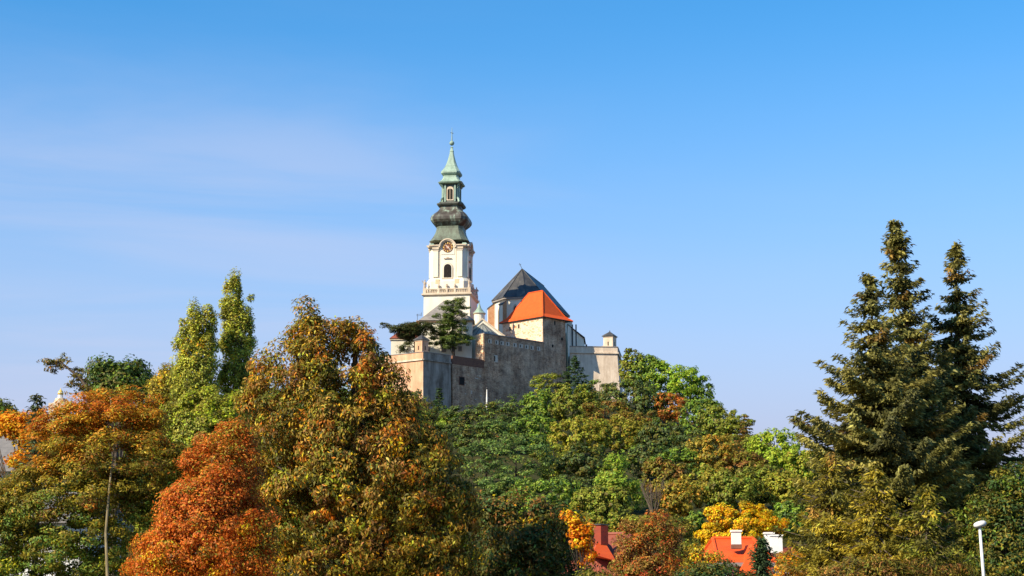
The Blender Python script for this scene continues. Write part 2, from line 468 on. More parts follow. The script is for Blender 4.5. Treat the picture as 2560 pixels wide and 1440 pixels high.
sentry_turret("sentry_turret", tc_, ZT - .1, 2.5, math.radians(-38), ZP(832, 443) - ZP(880, 443) - 1.7, 1.5,
              "small square sentry turret with grey pointed cap on the pink and grey bastion corner", "pink_plaster", None)

# ---- long fortress wall (old stone)
def fortress_wall():
    r = thing("fortress_wall", (W0[0], W0[1], 58), "long dark stone fortress wall in shade with a row of small loopholes", "wall")
    d = unit(W0, W3); n_ = (d[1], -d[0])
    mb = MB()
    wall_seg(mb, W0, W1, 50, ZT - 2.0, 3.0, 1, 0.6)
    wall_seg(mb, off(W1, d, .004), off(W2, d, -.004), 50, ZR - 0.05, 3.2, 1, 0.6)
    mb.build("stone_wall", M["old_wall_stone"], r)
    mb = MB(); wall_seg(mb, off(off(W0, n_, .06), d, .05), off(off(W1, n_, .06), d, -.05), ZT - 2.0, ZT + .25, 1.2)
    mb.build("brick_parapet", M["brick_band"], r)
    mb = MB(); wall_seg(mb, off(off(W1, n_, .2), d, -.1), off(off(W2, n_, .2), d, -.05), ZR - .05, ZR + .2, 3.5)
    mb.build("coping", M["grey_roof"], r)
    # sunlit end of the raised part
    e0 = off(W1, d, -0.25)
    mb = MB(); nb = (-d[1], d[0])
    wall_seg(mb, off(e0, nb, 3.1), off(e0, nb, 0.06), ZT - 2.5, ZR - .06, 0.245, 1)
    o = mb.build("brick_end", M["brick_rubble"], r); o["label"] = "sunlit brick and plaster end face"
    d = unit(W1, W2); n_ = (d[1], -d[0])
    # loopholes along the top of the raised part
    L = math.hypot(W2[0] - W1[0], W2[1] - W1[1])
    def face_box(name, t0, t1, z0, z1, m, out0=-.5, out1=.03, par=None):
        mb = MB()
        a, b = off(W1, d, t0), off(W1, d, t1)
        out1 += .6 * (1 - (z0 - 50) / (ZR - 50)) if t0 > 0 else 0      # the face leans outwards below
        A, B = off(a, n_, out1), off(b, n_, out1); A2, B2 = off(a, n_, out0), off(b, n_, out0)
        mb.prism([A, B, B2, A2], z0, z1)
        return mb.build(name, M[m], par or r)
    for k, px in enumerate((1224, 1241, 1254, 1268, 1286, 1301, 1316, 1329, 1346)):
        t = (px - 1210) / (1358 - 1210) * L
        zz_ = ZR - 1.9
        fr = face_box("loophole", t - .62, t + .62, zz_ - .55, zz_ + .55, "embrasure_plaster", -.5, .05)
        face_box("opening", t - .38, t - .05, zz_ - .38, zz_ + .38, "dark_opening", -.3, .075, fr)
    t = (1238 - 1210) / 148 * L
    fr = face_box("window", t - .62, t + .62, ZR - 7.4, ZR - 5.5, "embrasure_plaster", -.5, .05)
    face_box("opening", t - .62, t - .3, ZR - 7.2, ZR - 5.7, "dark_opening", -.4, .075, fr)
    t = -(1210 - 1154) / 148 * L * 0.98
    nz = ZP(953, 450)
    fr = face_box("niche", t - 1.0, t + 1.0, nz - 1.1, nz + 1.2, "brick_band", -.5, .40)
    face_box("opening", t - .8, t + .8, nz - 1.0, nz + 1.0, "dark_opening", -.4, .43, fr)
    # crumbled patches of masonry
    rnd = random.Random(5)
    mb = MB()
    for k in range(46):
        t = rnd.uniform(-7.5, L * 0.9); z = rnd.uniform(60, ZT - 4)
        fr_ = (z - 50) / (ZT - 52)
        o_ = .6 * (1 - fr_)
        w, h = rnd.uniform(.2, .7), rnd.uniform(.12, .3)
        a, b = off(W1, d, t), off(W1, d, t + w)
        mb.prism([off(a, n_, o_ + .12), off(b, n_, o_ + .12), off(b, n_, o_ - .3), off(a, n_, o_ - .3)], z, z + h)
    mb.build("projecting_stone", M["embrasure_plaster"], r)
fortress_wall()

# ---- red roofed tower, flush with the wall
def red_tower():
    A, Cc = W2, W3
    B = pl(1258, 481.5)
    D = (B[0] + Cc[0] - A[0], B[1] + Cc[1] - A[1])
    r = thing("stone_tower", ((A[0] + D[0]) / 2, (A[1] + D[1]) / 2, 58), "stone tower with bright orange red tiled hip roof", "tower")
    mb = MB()
    dAC = unit(A, Cc); nAC = (dAC[1], -dAC[0]); dAB = unit(A, B)
    # shaded face, running down to the foot of the wall, with a rounded far edge
    Cr = off(Cc, dAB, 2.2)
    arc = [off(off(A, dAC, .0), (0, 0), 0)]
    body = [A]
    LAC = math.hypot(Cc[0] - A[0], Cc[1] - A[1])
    for k in range(6):
        a = k / 5 * math.pi / 2
        p = off(off(A, dAC, LAC - 2.2 + 2.2 * math.sin(a)), dAB, 2.2 - 2.2 * math.cos(a))
        body.append(p)
    body += [D, B]
    foot = [off(p, nAC, .6) if i < 4 else p for i, p in enumerate(body)]
    mb.prism(foot, 50, ZE, body)
    w = mb.build("wall", M["old_wall_stone"], r)
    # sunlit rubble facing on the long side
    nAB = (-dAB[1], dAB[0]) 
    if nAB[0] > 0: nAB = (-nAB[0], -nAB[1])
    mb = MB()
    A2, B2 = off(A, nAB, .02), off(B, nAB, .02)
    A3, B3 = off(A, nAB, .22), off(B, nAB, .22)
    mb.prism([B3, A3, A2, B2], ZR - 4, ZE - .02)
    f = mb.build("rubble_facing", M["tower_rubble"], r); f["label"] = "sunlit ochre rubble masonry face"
    # small windows
    LAB = math.hypot(B[0] - A[0], B[1] - A[1])
    for px, py in ((1277, 819), (1299, 816)):
        t = (1358 - px) / 100 * LAB
        z = ZP(py, 477)
        mb = MB(); a, b = off(A, dAB, t - .28), off(A, dAB, t + .28)
        mb.prism([off(b, nAB, .26), off(a, nAB, .26), off(a, nAB, .05), off(b, nAB, .05)], z - .6, z + .6)
        wn_ = mb.build("window", M["dark_opening"], r)
        mb = MB(); a, b = off(A, dAB, t - .5), off(A, dAB, t + .5)
        mb.prism([off(b, nAB, .245), off(a, nAB, .245), off(a, nAB, .1), off(b, nAB, .1)], z - .8, z + .8)
        mb.build("surround", M["trim_plaster"], wn_)
    t = LAC * .45; z = ZP(807, 474)
    mb = MB(); a, b = off(A, dAC, t - .28), off(A, dAC, t + .28)
    mb.prism([off(a, nAC, .05), off(b, nAC, .05), off(b, nAC, -.2), off(a, nAC, -.2)], z - .6, z + .6)
    mb.build("window", M["dark_opening"], r)
    for tt, zt in ((.35, 866), (.72, 845)):
        t = LAC * tt; z = ZP(zt, 474)
        mb = MB(); a, b = off(A, dAC, t - .3), off(A, dAC, t + .3)
        mb.prism([off(a, nAC, .2), off(b, nAC, .2), off(b, nAC, -.2), off(a, nAC, -.2)], z - .4, z + .4)
        mb.build("window", M["dark_opening"], r)
    # roof with flared eaves
    o = 0.9
    def exp(k):
        a = off(off(A, dAC, -k), dAB, -k); c = off(off(Cc, dAC, k), dAB, -k); d_ = off(off(D, dAC, k), dAB, k); b = off(off(B, dAC, -k), dAB, k)
        return a, c, d_, b
    ea = exp(o); ec = exp(-.7)
    mid1 = lerp2(lerp2(A, Cc, .5), lerp2(B, D, .5), .33); mid2 = lerp2(lerp2(A, Cc, .5), lerp2(B, D, .5), .68)
    zrd = ZP(727, 478)
    z0, z1 = ZE - .25, ZE + 1.0
    mb = MB()
    v = [(*p, z0) for p in ea] + [(*p, z1) for p in ec] + [(*mid1, zrd), (*mid2, zrd)]
    i = len(mb.v); mb.v += v
    mb.f += [(0, 1, 5, 4), (1, 2, 6, 5), (2, 3, 7, 6), (3, 0, 4, 7), (4, 5, 8), (5, 6, 9, 8), (6, 7, 9), (7, 4, 8, 9)]
    rf = mb.build("roof", M["red_tiles"], r)
    mb = MB(); mb.prism(exp(o - .1), z0 - .14, z0 - .02); mb.build("eaves_board", M["dark_metal"], rf)
    mb = MB()
    mb.tube([(*mid1, zrd + .05), (*mid2, zrd + .05)], .16, 6)
    for (p, q) in ((ea[0], mid1), (ea[1], mid1), (ea[2], mid2), (ea[3], mid2)):
        k = {0: ec[0], 1: ec[1], 2: ec[2], 3: ec[3]}[[ea[0], ea[1], ea[2], ea[3]].index(p)]
        mb.tube([(*p, z0 + .05), (*k, z1 + .05), (*q, zrd + .05)], .14, 6)
    mb.build("ridge_tiles", M["red_tiles"], rf)
red_tower()

# ---- far bastion with turret
def far_bastion():
    a, b = pl(1424, 481.8), pl(1543, 483)
    c = pl(1552, 500)
    zt = ZP(868, 483)
    r = thing("bastion", (b[0] - 4, b[1] + 6, 60), "far plastered bastion, half in cast shadow, above a dark spruce", "bastion")
    mb = MB()
    plan1 = [a, b, c, pl(1424, 506)]
    plan0 = [(a[0], a[1] - 1.6), (b[0] + 1.4, b[1] - 1.6), (c[0] + 1.4, c[1]), pl(1424, 506)]
    mb.prism(plan0, 52, zt - 1.7, plan1); mb.build("wall", M["bastion_plaster_pale"], r)
    n = [(p[0] + k[0], p[1] + k[1]) for p, k in zip(plan1, ((0, -.1), (.1, -.1), (.1, 0), (0, 0)))]
    mb = MB(); mb.prism(n, zt - 1.69, zt); mb.build("parapet", M["bastion_plaster_pale"], r)
    n2 = [(p[0] + k[0], p[1] + k[1]) for p, k in zip(plan1, ((0, -.4), (.4, -.4), (.4, 0), (0, 0)))]
    mb = MB(); mb.prism(n2, zt - 1.95, zt - 1.55); mb.build("string_course", M["bastion_plaster_pale"], r)
    n3 = [(p[0] + k[0], p[1] + k[1]) for p, k in zip(plan1, ((0, -.25), (.25, -.25), (.25, 0), (0, 0)))]
    mb = MB(); mb.prism(n3, zt + .003, zt + .16); mb.build("coping", M["grey_roof"], r)
    # sloping ramp wall towards the turret
    p0, p1 = pl(1472, 489), pl(1510, 489)
    mb = MB(); wall_seg(mb, p0, p1, zt + .17, [zt + .25, zt + 1.5], .5)
    mb.build("ramp_wall", M["bastion_plaster_pale"], r)
    # little lamp post on the walk
    q = pl(1466, 488.5)
    sentry_turret("sentry_turret", pl(1525, 489.2), zt + .16, 2.9, math.radians(-24), ZP(838, 489) - ZP(867, 489) + .2, 1.5,
                  "small pale sentry turret with dark pointed cap on the half shadowed far bastion", "bastion_plaster_pale", None)
    l = thing("post_lantern", (q[0], q[1], zt + .16), "tiny dark post lantern on the walk of the far bastion", "lantern")
    mb = MB(); mb.tube([(q[0], q[1], zt + .1), (q[0], q[1], zt + 1.0)], .06, 6); mb.build("post", M["dark_metal"], l)
    mb = MB(); mb.lathe((q[0], q[1], zt + 1.0), [(0, .12), (.08, .2), (.5, .28), (.6, .32), (.75, .05)], 8); mb.build("lantern_head", M["dark_metal"], l)
far_bastion()

# ---- church choir with the grey roof
def church():
    Y0 = 502.0
    p = P(1305, 672, Y0); cx_, cy_, zr = p.x, p.y, p.z
    ze = ZP(753, Y0)
    ang = math.radians(15)
    dn = (math.sin(ang), math.cos(ang)); dr = (math.cos(ang), -math.sin(ang))
    R = 8.3; L = 27.0
    r = thing("church_choir", (cx_, cy_, 60), "old church choir with steep dark grey pointed roof behind the red roofed tower", "church")
    def pt(u, v): return (cx_ + dr[0] * u + dn[0] * v, cy_ + dr[1] * u + dn[1] * v)
    s = R * math.tan(math.pi / 8)
    def plan(R_, back):
        s_ = R_ * math.tan(math.pi / 8)
        return [pt(-R_, back), pt(-R_, -s_), pt(-s_, -R_), pt(s_, -R_), pt(R_, -s_), pt(R_, back)]
    mb = MB(); mb.prism(plan(R - .5, L), 55, ze); mb.build("wall", M["white_plaster"], r)
    pe = plan(R + .25, L + .3)
    mb = MB()
    i = 0
    lo = [(*q, ze - .25) for q in pe]
    ap = (cx_, cy_, zr); rb = (*pt(0, L + .3), zr)
    mb.v += lo + [ap, rb]
    mb.f += [(0, 1, 6, 7), (1, 2, 6), (2, 3, 6), (3, 4, 6), (4, 5, 7, 6), (5, 0, 7)]
    rf = mb.build("roof", M["dark_slate"], r)
    mb = MB()
    for q in pe[1:5]: mb.tube([(q[0], q[1], ze - .2), ap], .13, 6)
    for k in range(1, 4):                                   # standing seams on each facet
        e = [(pe[k][0] + pe[k + 1][0]) / 2, (pe[k][1] + pe[k + 1][1]) / 2]
        mb.tube([(e[0], e[1], ze - .2), (ap[0], ap[1], ap[2] - .1)], .06, 5)
    mb.tube([ap, rb], .14, 6)
    mb.build("ridge_seam", M["dark_metal"], rf)
    mb = MB(); mb.prism(plan(R + .1, L), ze - .75, ze - .30); mb.build("eaves_cornice", M["grey_roof"], r)
    # leaning cross on the apex
    mb = MB()
    mb.tube([ap, (ap[0] - .75, ap[1], ap[2] + 1.7)], .07, 5)
    mb.tube([(ap[0] - .9, ap[1], ap[2] + 1.15), (ap[0] - .25, ap[1], ap[2] + 1.42)], .06, 5)
    mb.build("cross", M["dark_metal"], r)
    # buttresses at the corners of the apse and along the nave
    cor = plan(R - .5, L)
    dirs = [None, (-.92, -.38), (-.38, -.92), (.38, -.92), (.92, -.38)]
    bl = [(cor[1], dirs[1]), (cor[2], dirs[2]), (cor[3], dirs[3]), (cor[4], dirs[4])] + [(pt(R - .5, v), (1, 0)) for v in (8, 16, 24)] + [(pt(-R + .5, v), (-1, 0)) for v in (8, 16)]
    for q, (du, dv) in bl:
        wd = (dr[0] * du + dn[0] * dv, dr[1] * du + dn[1] * dv); pn = (-wd[1], wd[0])
        mb = MB()
        a = [off(off(q, wd, 1.9), pn, -.7), off(off(q, wd, 1.9), pn, .7), off(off(q, wd, -.2), pn, .7), off(off(q, wd, -.2), pn, -.7)]
        mb.prism(a, 56, [ze - 2.6, ze - 2.6, ze - .9, ze - .9])
        bt = mb.build("buttress", M["white_plaster"], r)
        mb = MB()
        c = [off(off(q, wd, 2.1), pn, -.85), off(off(q, wd, 2.1), pn, .85), off(off(q, wd, -.1), pn, .85), off(off(q, wd, -.1), pn, -.85)]
        mb.prism(c, [ze - 2.72, ze - 2.72, ze - .95, ze - .95], [ze - 2.5, ze - 2.5, ze - .74, ze - .74])
        mb.build("buttress_cap", M["dark_slate"], bt)
        mb = MB()                                            # brick side of the buttress
        side = [off(off(q, wd, 1.88), pn, .70), off(off(q, wd, 1.88), pn, .73), off(off(q, wd, 0), pn, .73), off(off(q, wd, 0), pn, .70)]
        if pn[0] > 0:
            mb.prism(side, 57, [ze - 2.75, ze - 2.75, ze - 1.1, ze - 1.1])
            mb.build("brick_side", M["brick_orange"], bt)
    # tall pointed windows of the apse
    for k in range(1, 4):
        a, b = cor[k], cor[k + 1]
        m_ = lerp2(a, b, .5); d = unit(a, b); n_ = (d[1], -d[0])
        for wdt, h0, h1, o_, nm, mt in ((1.5, 10, 2.2, .06, "window_surround", "trim_plaster"), (1.0, 9.6, 2.7, .09, "window", "dark_opening")):
            prof = [(-wdt / 2, ze - h0), (wdt / 2, ze - h0), (wdt / 2, ze - h1 - 1.2), (wdt * .28, ze - h1 - .4), (0, ze - h1), (-wdt * .28, ze - h1 - .4), (-wdt / 2, ze - h1 - 1.2)]
            mb = MB()
            f = [(*off(off(m_, d, u), n_, o_), z) for u, z in prof]; g = [(*off(off(m_, d, u), n_, -.1), z) for u, z in prof]
            mb.loft([g, f]); mb.build(nm, M[mt], r)
    # white annex at the far right end with dark down pipes
    q = [pl(1420, 500), pl(1459, 508), pl(1462, 520), pl(1420, 520)]
    zt = [ZP(812, 500), ZP(846, 508), ZP(846, 508), ZP(812, 500)]
    mb = MB(); mb.prism(q, 60, zt); mb.build("annex", M["white_plaster"], r)
    qq = [(q[0][0] - .2, q[0][1] - .4), (q[1][0] + .4, q[1][1] - .4), (q[2][0] + .4, q[2][1]), q[3]]
    mb = MB(); mb.prism(qq, [z + .004 for z in zt], [z + .3 for z in zt]); mb.build("annex_roof", M["dark_slate"], r)
    for px in (1431, 1440):
        w = pl(px, 503)
        mb = MB(); mb.tube([(w[0], w[1] - 1.5, ZP(812, 502)), (w[0], w[1] - 1.5, 66)], .22, 6); mb.build("down_pipe", M["dark_metal"], r)
church()
# ------------------------------------------------------------------ bell tower
def bell_tower():
    YA = 476.0
    c = P(1127, 740, YA); cx0, cy0 = c.x, c.y
    ang = math.radians(-8)
    ca, sa = math.cos(ang), math.sin(ang)
    r = thing("bell_tower", (cx0, cy0, 60), "tall white baroque bell tower with green copper onion spire and clock", "tower")
    def T(p): return (cx0 + p[0] * ca - p[1] * sa, cy0 + p[0] * sa + p[1] * ca, p[2])
    def ring(h, z, ch=.25):
        k = h * (1 - ch)
        return [T(q) for q in ((-k, -h, z), (k, -h, z), (h, -k, z), (h, k, z), (k, h, z), (-k, h, z), (-h, k, z), (-h, -k, z))]
    Zf = lambda py: ZP(py, YA - 6.3)
    Za = lambda py: ZP(py, YA)
    px2m = YA / F
    HB = 6.55
    HS = 5.25
    zl = Zf(740)                                   # ledge
    mb = MB(); mb.loft([ring(HB, 58, .0), ring(HB, zl, .0)]); mb.build("base_wall", M["white_plaster"], r)
    mb = MB(); mb.loft([ring(HB + .1, zl, .0), ring(HB + .55, zl + .35, .0), ring(HB + .55, zl + .75, .0)]); mb.build("ledge_cornice", M["trim_plaster"], r)
    zs0 = zl + .75
    zc = Zf(613)                                   # main cornice
    mb = MB(); mb.loft([ring(HS, zs0, .20), ring(HS, zc, .20)]); mb.build("shaft_wall", M["white_plaster"], r)
    # plinth swelling at the foot of the shaft
    mb = MB(); mb.loft([ring(HS + .75, zs0 + .004, .22), ring(HS + .75, Zf(702), .22), ring(HS + .25, Zf(694), .20)], True, True)
    mb.build("plinth", M["white_plaster"], r)
    # four sides
    def side(k):
        a = k * math.pi / 2
        c2, s2 = math.cos(a), math.sin(a)
        return lambda s, o, z: T((s * c2 + (HS + o) * s2, s * s2 - (HS + o) * c2, z))
    def sbox(mb, S, s0, s1, o0, o1, z0, z1):
        mb.hexa([S(s0, o1, z0), S(s1, o1, z0), S(s1, o0, z0), S(s0, o0, z0), S(s0, o1, z1), S(s1, o1, z1), S(s1, o0, z1), S(s0, o0, z1)])
    zcl = Zf(616)                                  # clock centre
    for k in range(4):
        S = side(k)
        for s in (-1, 1):
            mb = MB(); sbox(mb, S, s * 3.45 - .72, s * 3.45 + .72, -.1, .32, Zf(690), zc - .9); pi = mb.build("pilaster", M["white_plaster"], r)
            mb = MB(); sbox(mb, S, s * 3.45 - .95, s * 3.45 + .95, -.1, .52, zc - .9, zc - .25)
            sbox(mb, S, s * 3.45 - .85, s * 3.45 + .85, -.1, .42, zc - 1.35, zc - 1.15); mb.build("capital", M["trim_plaster"], pi)
            mb = MB(); sbox(mb, S, s * 2.35 - .06, s * 2.35 + .06, -.1, .1, Zf(694), zc - 1.0); mb.build("moulding", M["trim_plaster"], r)
            mb = MB(); sbox(mb, S, s * 2.75 - .6, s * 2.75 + .6, .5, .80, Zf(708), Zf(697)); mb.build("panel", M["panel_plaster"], r)
        # round headed louvred window
        zw0, zw1 = Zf(692), Zf(668)
        hw = 1.08
        def arch(w, z0, z1, extra=0):
            pts = [(-w, z0), (w, z0)] + [(w * math.cos(t), z1 + w * 1.05 * math.sin(t)) for t in [math.pi * q / 10 for q in range(11)]]
            return pts
        for w, o_, nm, mt, zz0 in ((hw + .42, .16, "window_surround", "trim_plaster", zw0 - .25), (hw + .2, .22, "window_frame", "white_plaster", zw0 - .1)):
            pf = arch(w, zz0, zw1)
            mb = MB(); mb.loft([[S(s, -.1, z) for s, z in pf], [S(s, o_, z) for s, z in pf]])
            mb.build(nm, M[mt], r)
        pf = arch(hw, zw0, zw1)
        mb = MB(); mb.loft([[S(s, -.1, z) for s, z in pf], [S(s, .26, z) for s, z in pf]]); w_ = mb.build("window", M["dark_opening"], r)
        mb = MB()
        z = zw0 + .2
        while z < zw1 + .8:
            ww = hw - .12 if z < zw1 else math.sqrt(max(.05, hw * hw - (z - zw1) ** 2)) - .1
            sbox(mb, S, -ww, ww, .25, .33, z, z + .10); z += .30
        sbox(mb, S, -.05, .05, .25, .36, zw0, zw1 + 1.0)
        mb.build("louvre", M["bark_dark"], w_)
        mb = MB(); sbox(mb, S, -1.6, 1.6, -.1, .5, zw0 - .45, zw0 - .2); mb.build("sill", M["trim_plaster"], r)
        # little hood above the window
        mb = MB()
        sbox(mb, S, -1.1, 1.1, -.1, .34, Zf(645), Zf(643.4)); sbox(mb, S, -.35, .35, -.1, .4, Zf(643.4), Zf(641.5))
        mb.build("hood_mould", M["statue_stone"], r)
        # main cornice: straight at the corners, arched over the clock
        R = 1.95
        mb = MB()
        for s in (-1, 1):
            x0, x1 = sorted((s * R, s * (HS + .1)))
            sbox(mb, S, x0, x1, -.2, .62, zc - .25, zc + .02); sbox(mb, S, x0, x1, -.2, .85, zc + .02, zc + .32)
        N = 14
        for rr, dr_, oo in ((R - .05, .30, .62), (R + .25, .32, .85)):
            inn, outl = [], []
            for q in range(N):
                t0, t1 = math.pi * q / N, math.pi * (q + 1) / N
                pts = [(rr * math.cos(t), zcl - .1 + rr * math.sin(t)) for t in (t0, t1)] + [((rr + dr_) * math.cos(t), zcl - .1 + (rr + dr_) * math.sin(t)) for t in (t1, t0)]
                mb.hexa([S(s, -1.6, z) for s, z in pts] + [S(s, oo, z) for s, z in pts])
        mb.build("cornice", M["trim_plaster"], r)
        # plate behind the clock
        pts = [(-R, zc - 2.4), (R, zc - 2.4)] + [(R * math.cos(t), zcl - .1 + R * math.sin(t)) for t in [math.pi * q / 12 for q in range(13)]]
        mb = MB(); mb.loft([[S(s, -1.5, z) for s, z in pts], [S(s, .12, z) for s, z in pts]]); mb.build("clock_gable", M["white_plaster"], r)
        # clock
        def disc(mb, rad, o0, o1, n=28):
            q = [(rad * math.cos(2 * math.pi * j / n), zcl + rad * math.sin(2 * math.pi * j / n)) for j in range(n)]
            mb.loft([[S(s, o0, z) for s, z in q], [S(s, o1, z) for s, z in q]])
        mb = MB(); disc(mb, 1.55, .1, .2); cl = mb.build("clock", M["clock_red"], r)
        for j in range(12):
            mb = MB()
            t = 2 * math.pi * j / 12
            dx, dz = math.sin(t), math.cos(t)
            a0, a1, w = .98, 1.42, .085 if j % 3 else .15
            pts = [(dx * a0 - dz * w, zcl + dz * a0 + dx * w), (dx * a0 + dz * w, zcl + dz * a0 - dx * w), (dx * a1 + dz * w, zcl + dz * a1 - dx * w), (dx * a1 - dz * w, zcl + dz * a1 + dx * w)]
            mb.hexa([S(s, .19, z) for s, z in pts] + [S(s, .25, z) for s, z in pts])
            mb.build("numeral", M["gold"], cl)
        mb = MB(); disc(mb, .42, .19, .24, 16); mb.build("dial_boss", M["brick_orange"], cl)
        for t, ln, w in ((math.radians(138), 1.35, .09), (math.radians(-45), .95, .12)):
            dx, dz = math.sin(t), math.cos(t); mb = MB()
            pts = [(-dx * .3 - dz * w, zcl - dz * .3 + dx * w), (-dx * .3 + dz * w, zcl - dz * .3 - dx * w), (dx * ln + dz * w * .4, zcl + dz * ln - dx * w * .4), (dx * ln - dz * w * .4, zcl + dz * ln + dx * w * .4)]
            mb.hexa([S(s, .27, z) for s, z in pts] + [S(s, .32, z) for s, z in pts])
            mb.build("clock_hand", M["house_white"], cl)
        # corner volute blocks above the cornice
    for sx in (-1, 1):
        for sy in (-1, 1):
            mb = MB()
            q = lambda x, y, z: T((sx * x, sy * y, z))
            mb.loft([[q(HS - 1.3, HS - 1.3, zc + .3), q(HS + .3, HS - 1.3, zc + .3), q(HS + .3, HS + .3, zc + .3), q(HS - 1.3, HS + .3, zc + .3)],
                     [q(HS - 1.1, HS - 1.1, zc + .9), q(HS - .1, HS - 1.1, zc + .9), q(HS - .1, HS - .1, zc + .9), q(HS - 1.1, HS - .1, zc + .9)]])
            mb.build("corner_block", M["copper_green"], r)
    # balustrade with urns, and a statue on each corner pedestal
    hb = HB + .12
    zb = zs0
    for k in range(4):
        a = k * math.pi / 2; c2, s2 = math.cos(a), math.sin(a)
        B = lambda s, o, z: T((s * c2 + o * s2, s * s2 - o * c2, z))
        def bb(mb, s0, s1, o0, o1, z0, z1): mb.hexa([B(s0, o1, z0), B(s1, o1, z0), B(s1, o0, z0), B(s0, o0, z0), B(s0, o1, z1), B(s1, o1, z1), B(s1, o0, z1), B(s0, o0, z1)])
        mb = MB()
        bb(mb, -hb + .6, hb - .6, hb - .35, hb, zb, zb + .25); bb(mb, -hb + .6, hb - .6, hb - .4, hb + .05, zb + 1.15, zb + 1.4)
        s = -hb + .75
        while s < hb - .7:
            p = B(s, hb - .17, zb + .2); mb.lathe(p, [(0, .09), (.3, .17), (.6, .08), (.95, .12)], 6); s += .48
        mb.build("balustrade", M["trim_plaster"], r)
        for s in (-2.3, 0, 2.3):
            mb = MB(); bb(mb, s - .28, s + .28, hb - .45, hb + .1, zb + .004, zb + 1.5)
            ped = mb.build("pedestal", M["trim_plaster"], r)
            p = B(s, hb - .17, zb + 1.5)
            mb = MB(); mb.lathe(p, [(0, .2), (.15, .1), (.35, .3), (.7, .36), (.85, .2), (1.0, .26), (1.25, .04)], 8); mb.build("urn", M["statue_stone"], ped)
        mb = MB(); bb(mb, -hb - .1, -hb + .75, hb - .75, hb + .1, zb + .004, zb + 1.55); ped = mb.build("pedestal", M["trim_plaster"], r)
        p = B(-hb + .32, hb - .32, zb + 1.55)
        mb = MB()
        mb.lathe(p, [(0, .42), (.5, .36), (1.0, .30), (1.5, .38), (1.85, .34), (2.0, .13), (2.1, .17), (2.3, .21), (2.45, .16), (2.52, .03)], 8)
        q = Vector(p)
        mb.tube([q + Vector((.3, -.1, 1.8)), q + Vector((.62, -.2, 1.35)), q + Vector((.4, -.4, 1.1))], [.13, .1, .07], 6)
        mb.tube([q + Vector((-.3, -.1, 1.8)), q + Vector((-.6, -.15, 1.9)), q + Vector((-.72, -.3, 2.35))], [.13, .1, .06], 6)
        mb.build("statue", M["statue_stone"], ped)
    # copper roof, bulb, lantern and spire
    def tier(name, prof, mat, ch=.30, smooth=False):
        mb = MB(); mb.loft([ring(h * px2m * .955, Za(py), ch) for py, h in prof])
        return mb.build(name, M[mat], r)
    tier("lower_roof", [(610, 53), (607, 50), (600, 45), (592, 40.5), (584, 37), (577, 35.5), (572, 36)], "copper_dull")
    tier("bulb", [(573.5, 33), (570, 38), (563, 46), (557, 50), (551, 50.5), (545, 47.5), (539, 41.5), (533, 34), (529, 30.5), (524, 28), (521, 29)], "copper_aged")
    tier("lantern_ledge", [(521.5, 26), (519, 33), (516, 35.5), (513, 35.5), (511.5, 30)], "copper_dark")
    mb = MB(); mb.loft([ring(22.5 * px2m, Za(512), .34), ring(20.5 * px2m, Za(505), .34), ring(20.5 * px2m, Za(468), .34), ring(23 * px2m, Za(463), .34)])
    ln = mb.build("lantern", M["copper_dark"], r)
    zl0, zl1 = Za(503), Za(480)
    for k in range(4):
        a = k * math.pi / 2; c2, s2 = math.cos(a), math.sin(a); hl = 20.5 * px2m
        S = lambda s, o, z: T((s * c2 + (hl + o) * s2, s * s2 - (hl + o) * c2, z))
        w = .72
        pts = [(-w - .3, zl0 - .3), (w + .3, zl0 - .3)] + [((w + .3) * math.cos(t), zl1 + (w + .35) * math.sin(t)) for t in [math.pi * q / 8 for q in range(9)]]
        mb = MB(); mb.loft([[S(s, -.1, z) for s, z in pts], [S(s, .1, z) for s, z in pts]]); mb.build("lantern_arch", M["trim_plaster"], ln)
        pts = [(-w, zl0), (w, zl0)] + [(w * math.cos(t), zl1 + w * .5 * math.sin(t)) for t in [math.pi * q / 8 for q in range(9)]]
        mb = MB(); mb.loft([[S(s, -.1, z) for s, z in pts], [S(s, .16, z) for s, z in pts]]); mb.build("lantern_window", M["dark_opening"], ln)
        mb = MB(); mb.hexa([S(s, o, z) for z in (zl0, zl1 + .3) for s, o in ((-.06, .22), (.06, .22), (.06, .1), (-.06, .1))]); mb.build("mullion", M["trim_plaster"], ln)
        for s in (-1.42, 1.42):
            mb = MB(); mb.hexa([S(s + a_, o, z) for z in (Za(509), Za(467)) for a_, o in ((-.22, .3), (.22, .3), (.22, -.1), (-.22, -.1))])
            mb.build("pilaster", M["copper_green"], ln)
        q0 = 0.62 * hl
    for sx in (-1, 1):
        for sy in (-1, 1):
            kk = 19.0 * px2m
            mb = MB()
            mb.tube([T((sx * (kk + .55), sy * (kk + .55), Za(511))), T((sx * (kk + .35), sy * (kk + .35), Za(503))), T((sx * (kk - .15), sy * (kk - .15), Za(497))), T((sx * (kk - .15), sy * (kk - .15), Za(476))), T((sx * (kk + .4), sy * (kk + .4), Za(465)))], [.4, .35, .24, .22, .38], 6)
            mb.build("scroll", M["copper_green"], ln)
    tier("lantern_roof", [(465, 24), (463.5, 31), (460.5, 33), (458, 29), (453, 23.5), (447, 20.5), (443, 20.5)], "copper_green", .22)
    tier("upper_bulb", [(443, 17), (441, 22), (437, 26), (433, 26), (428, 22.5), (422, 18), (419, 16.5)], "copper_green")
    tier("spire", [(420.5, 15), (418, 16), (410, 12.5), (400, 9.3), (390, 6.7), (381, 4.6), (379, 5.2), (376, 4.2), (371, 2.6), (369, 3.6), (367, 2.2)], "copper_green")
    mb = MB(); a = T((0, 0, Za(358))); rb = 6.4 * px2m
    mb.lathe(a, [(rb * math.sin(t), max(.02, rb * math.cos(t))) for t in [-math.pi / 2 + math.pi * q / 10 for q in range(11)]], 14)
    mb.build("ball", M["copper_green"], r, True)
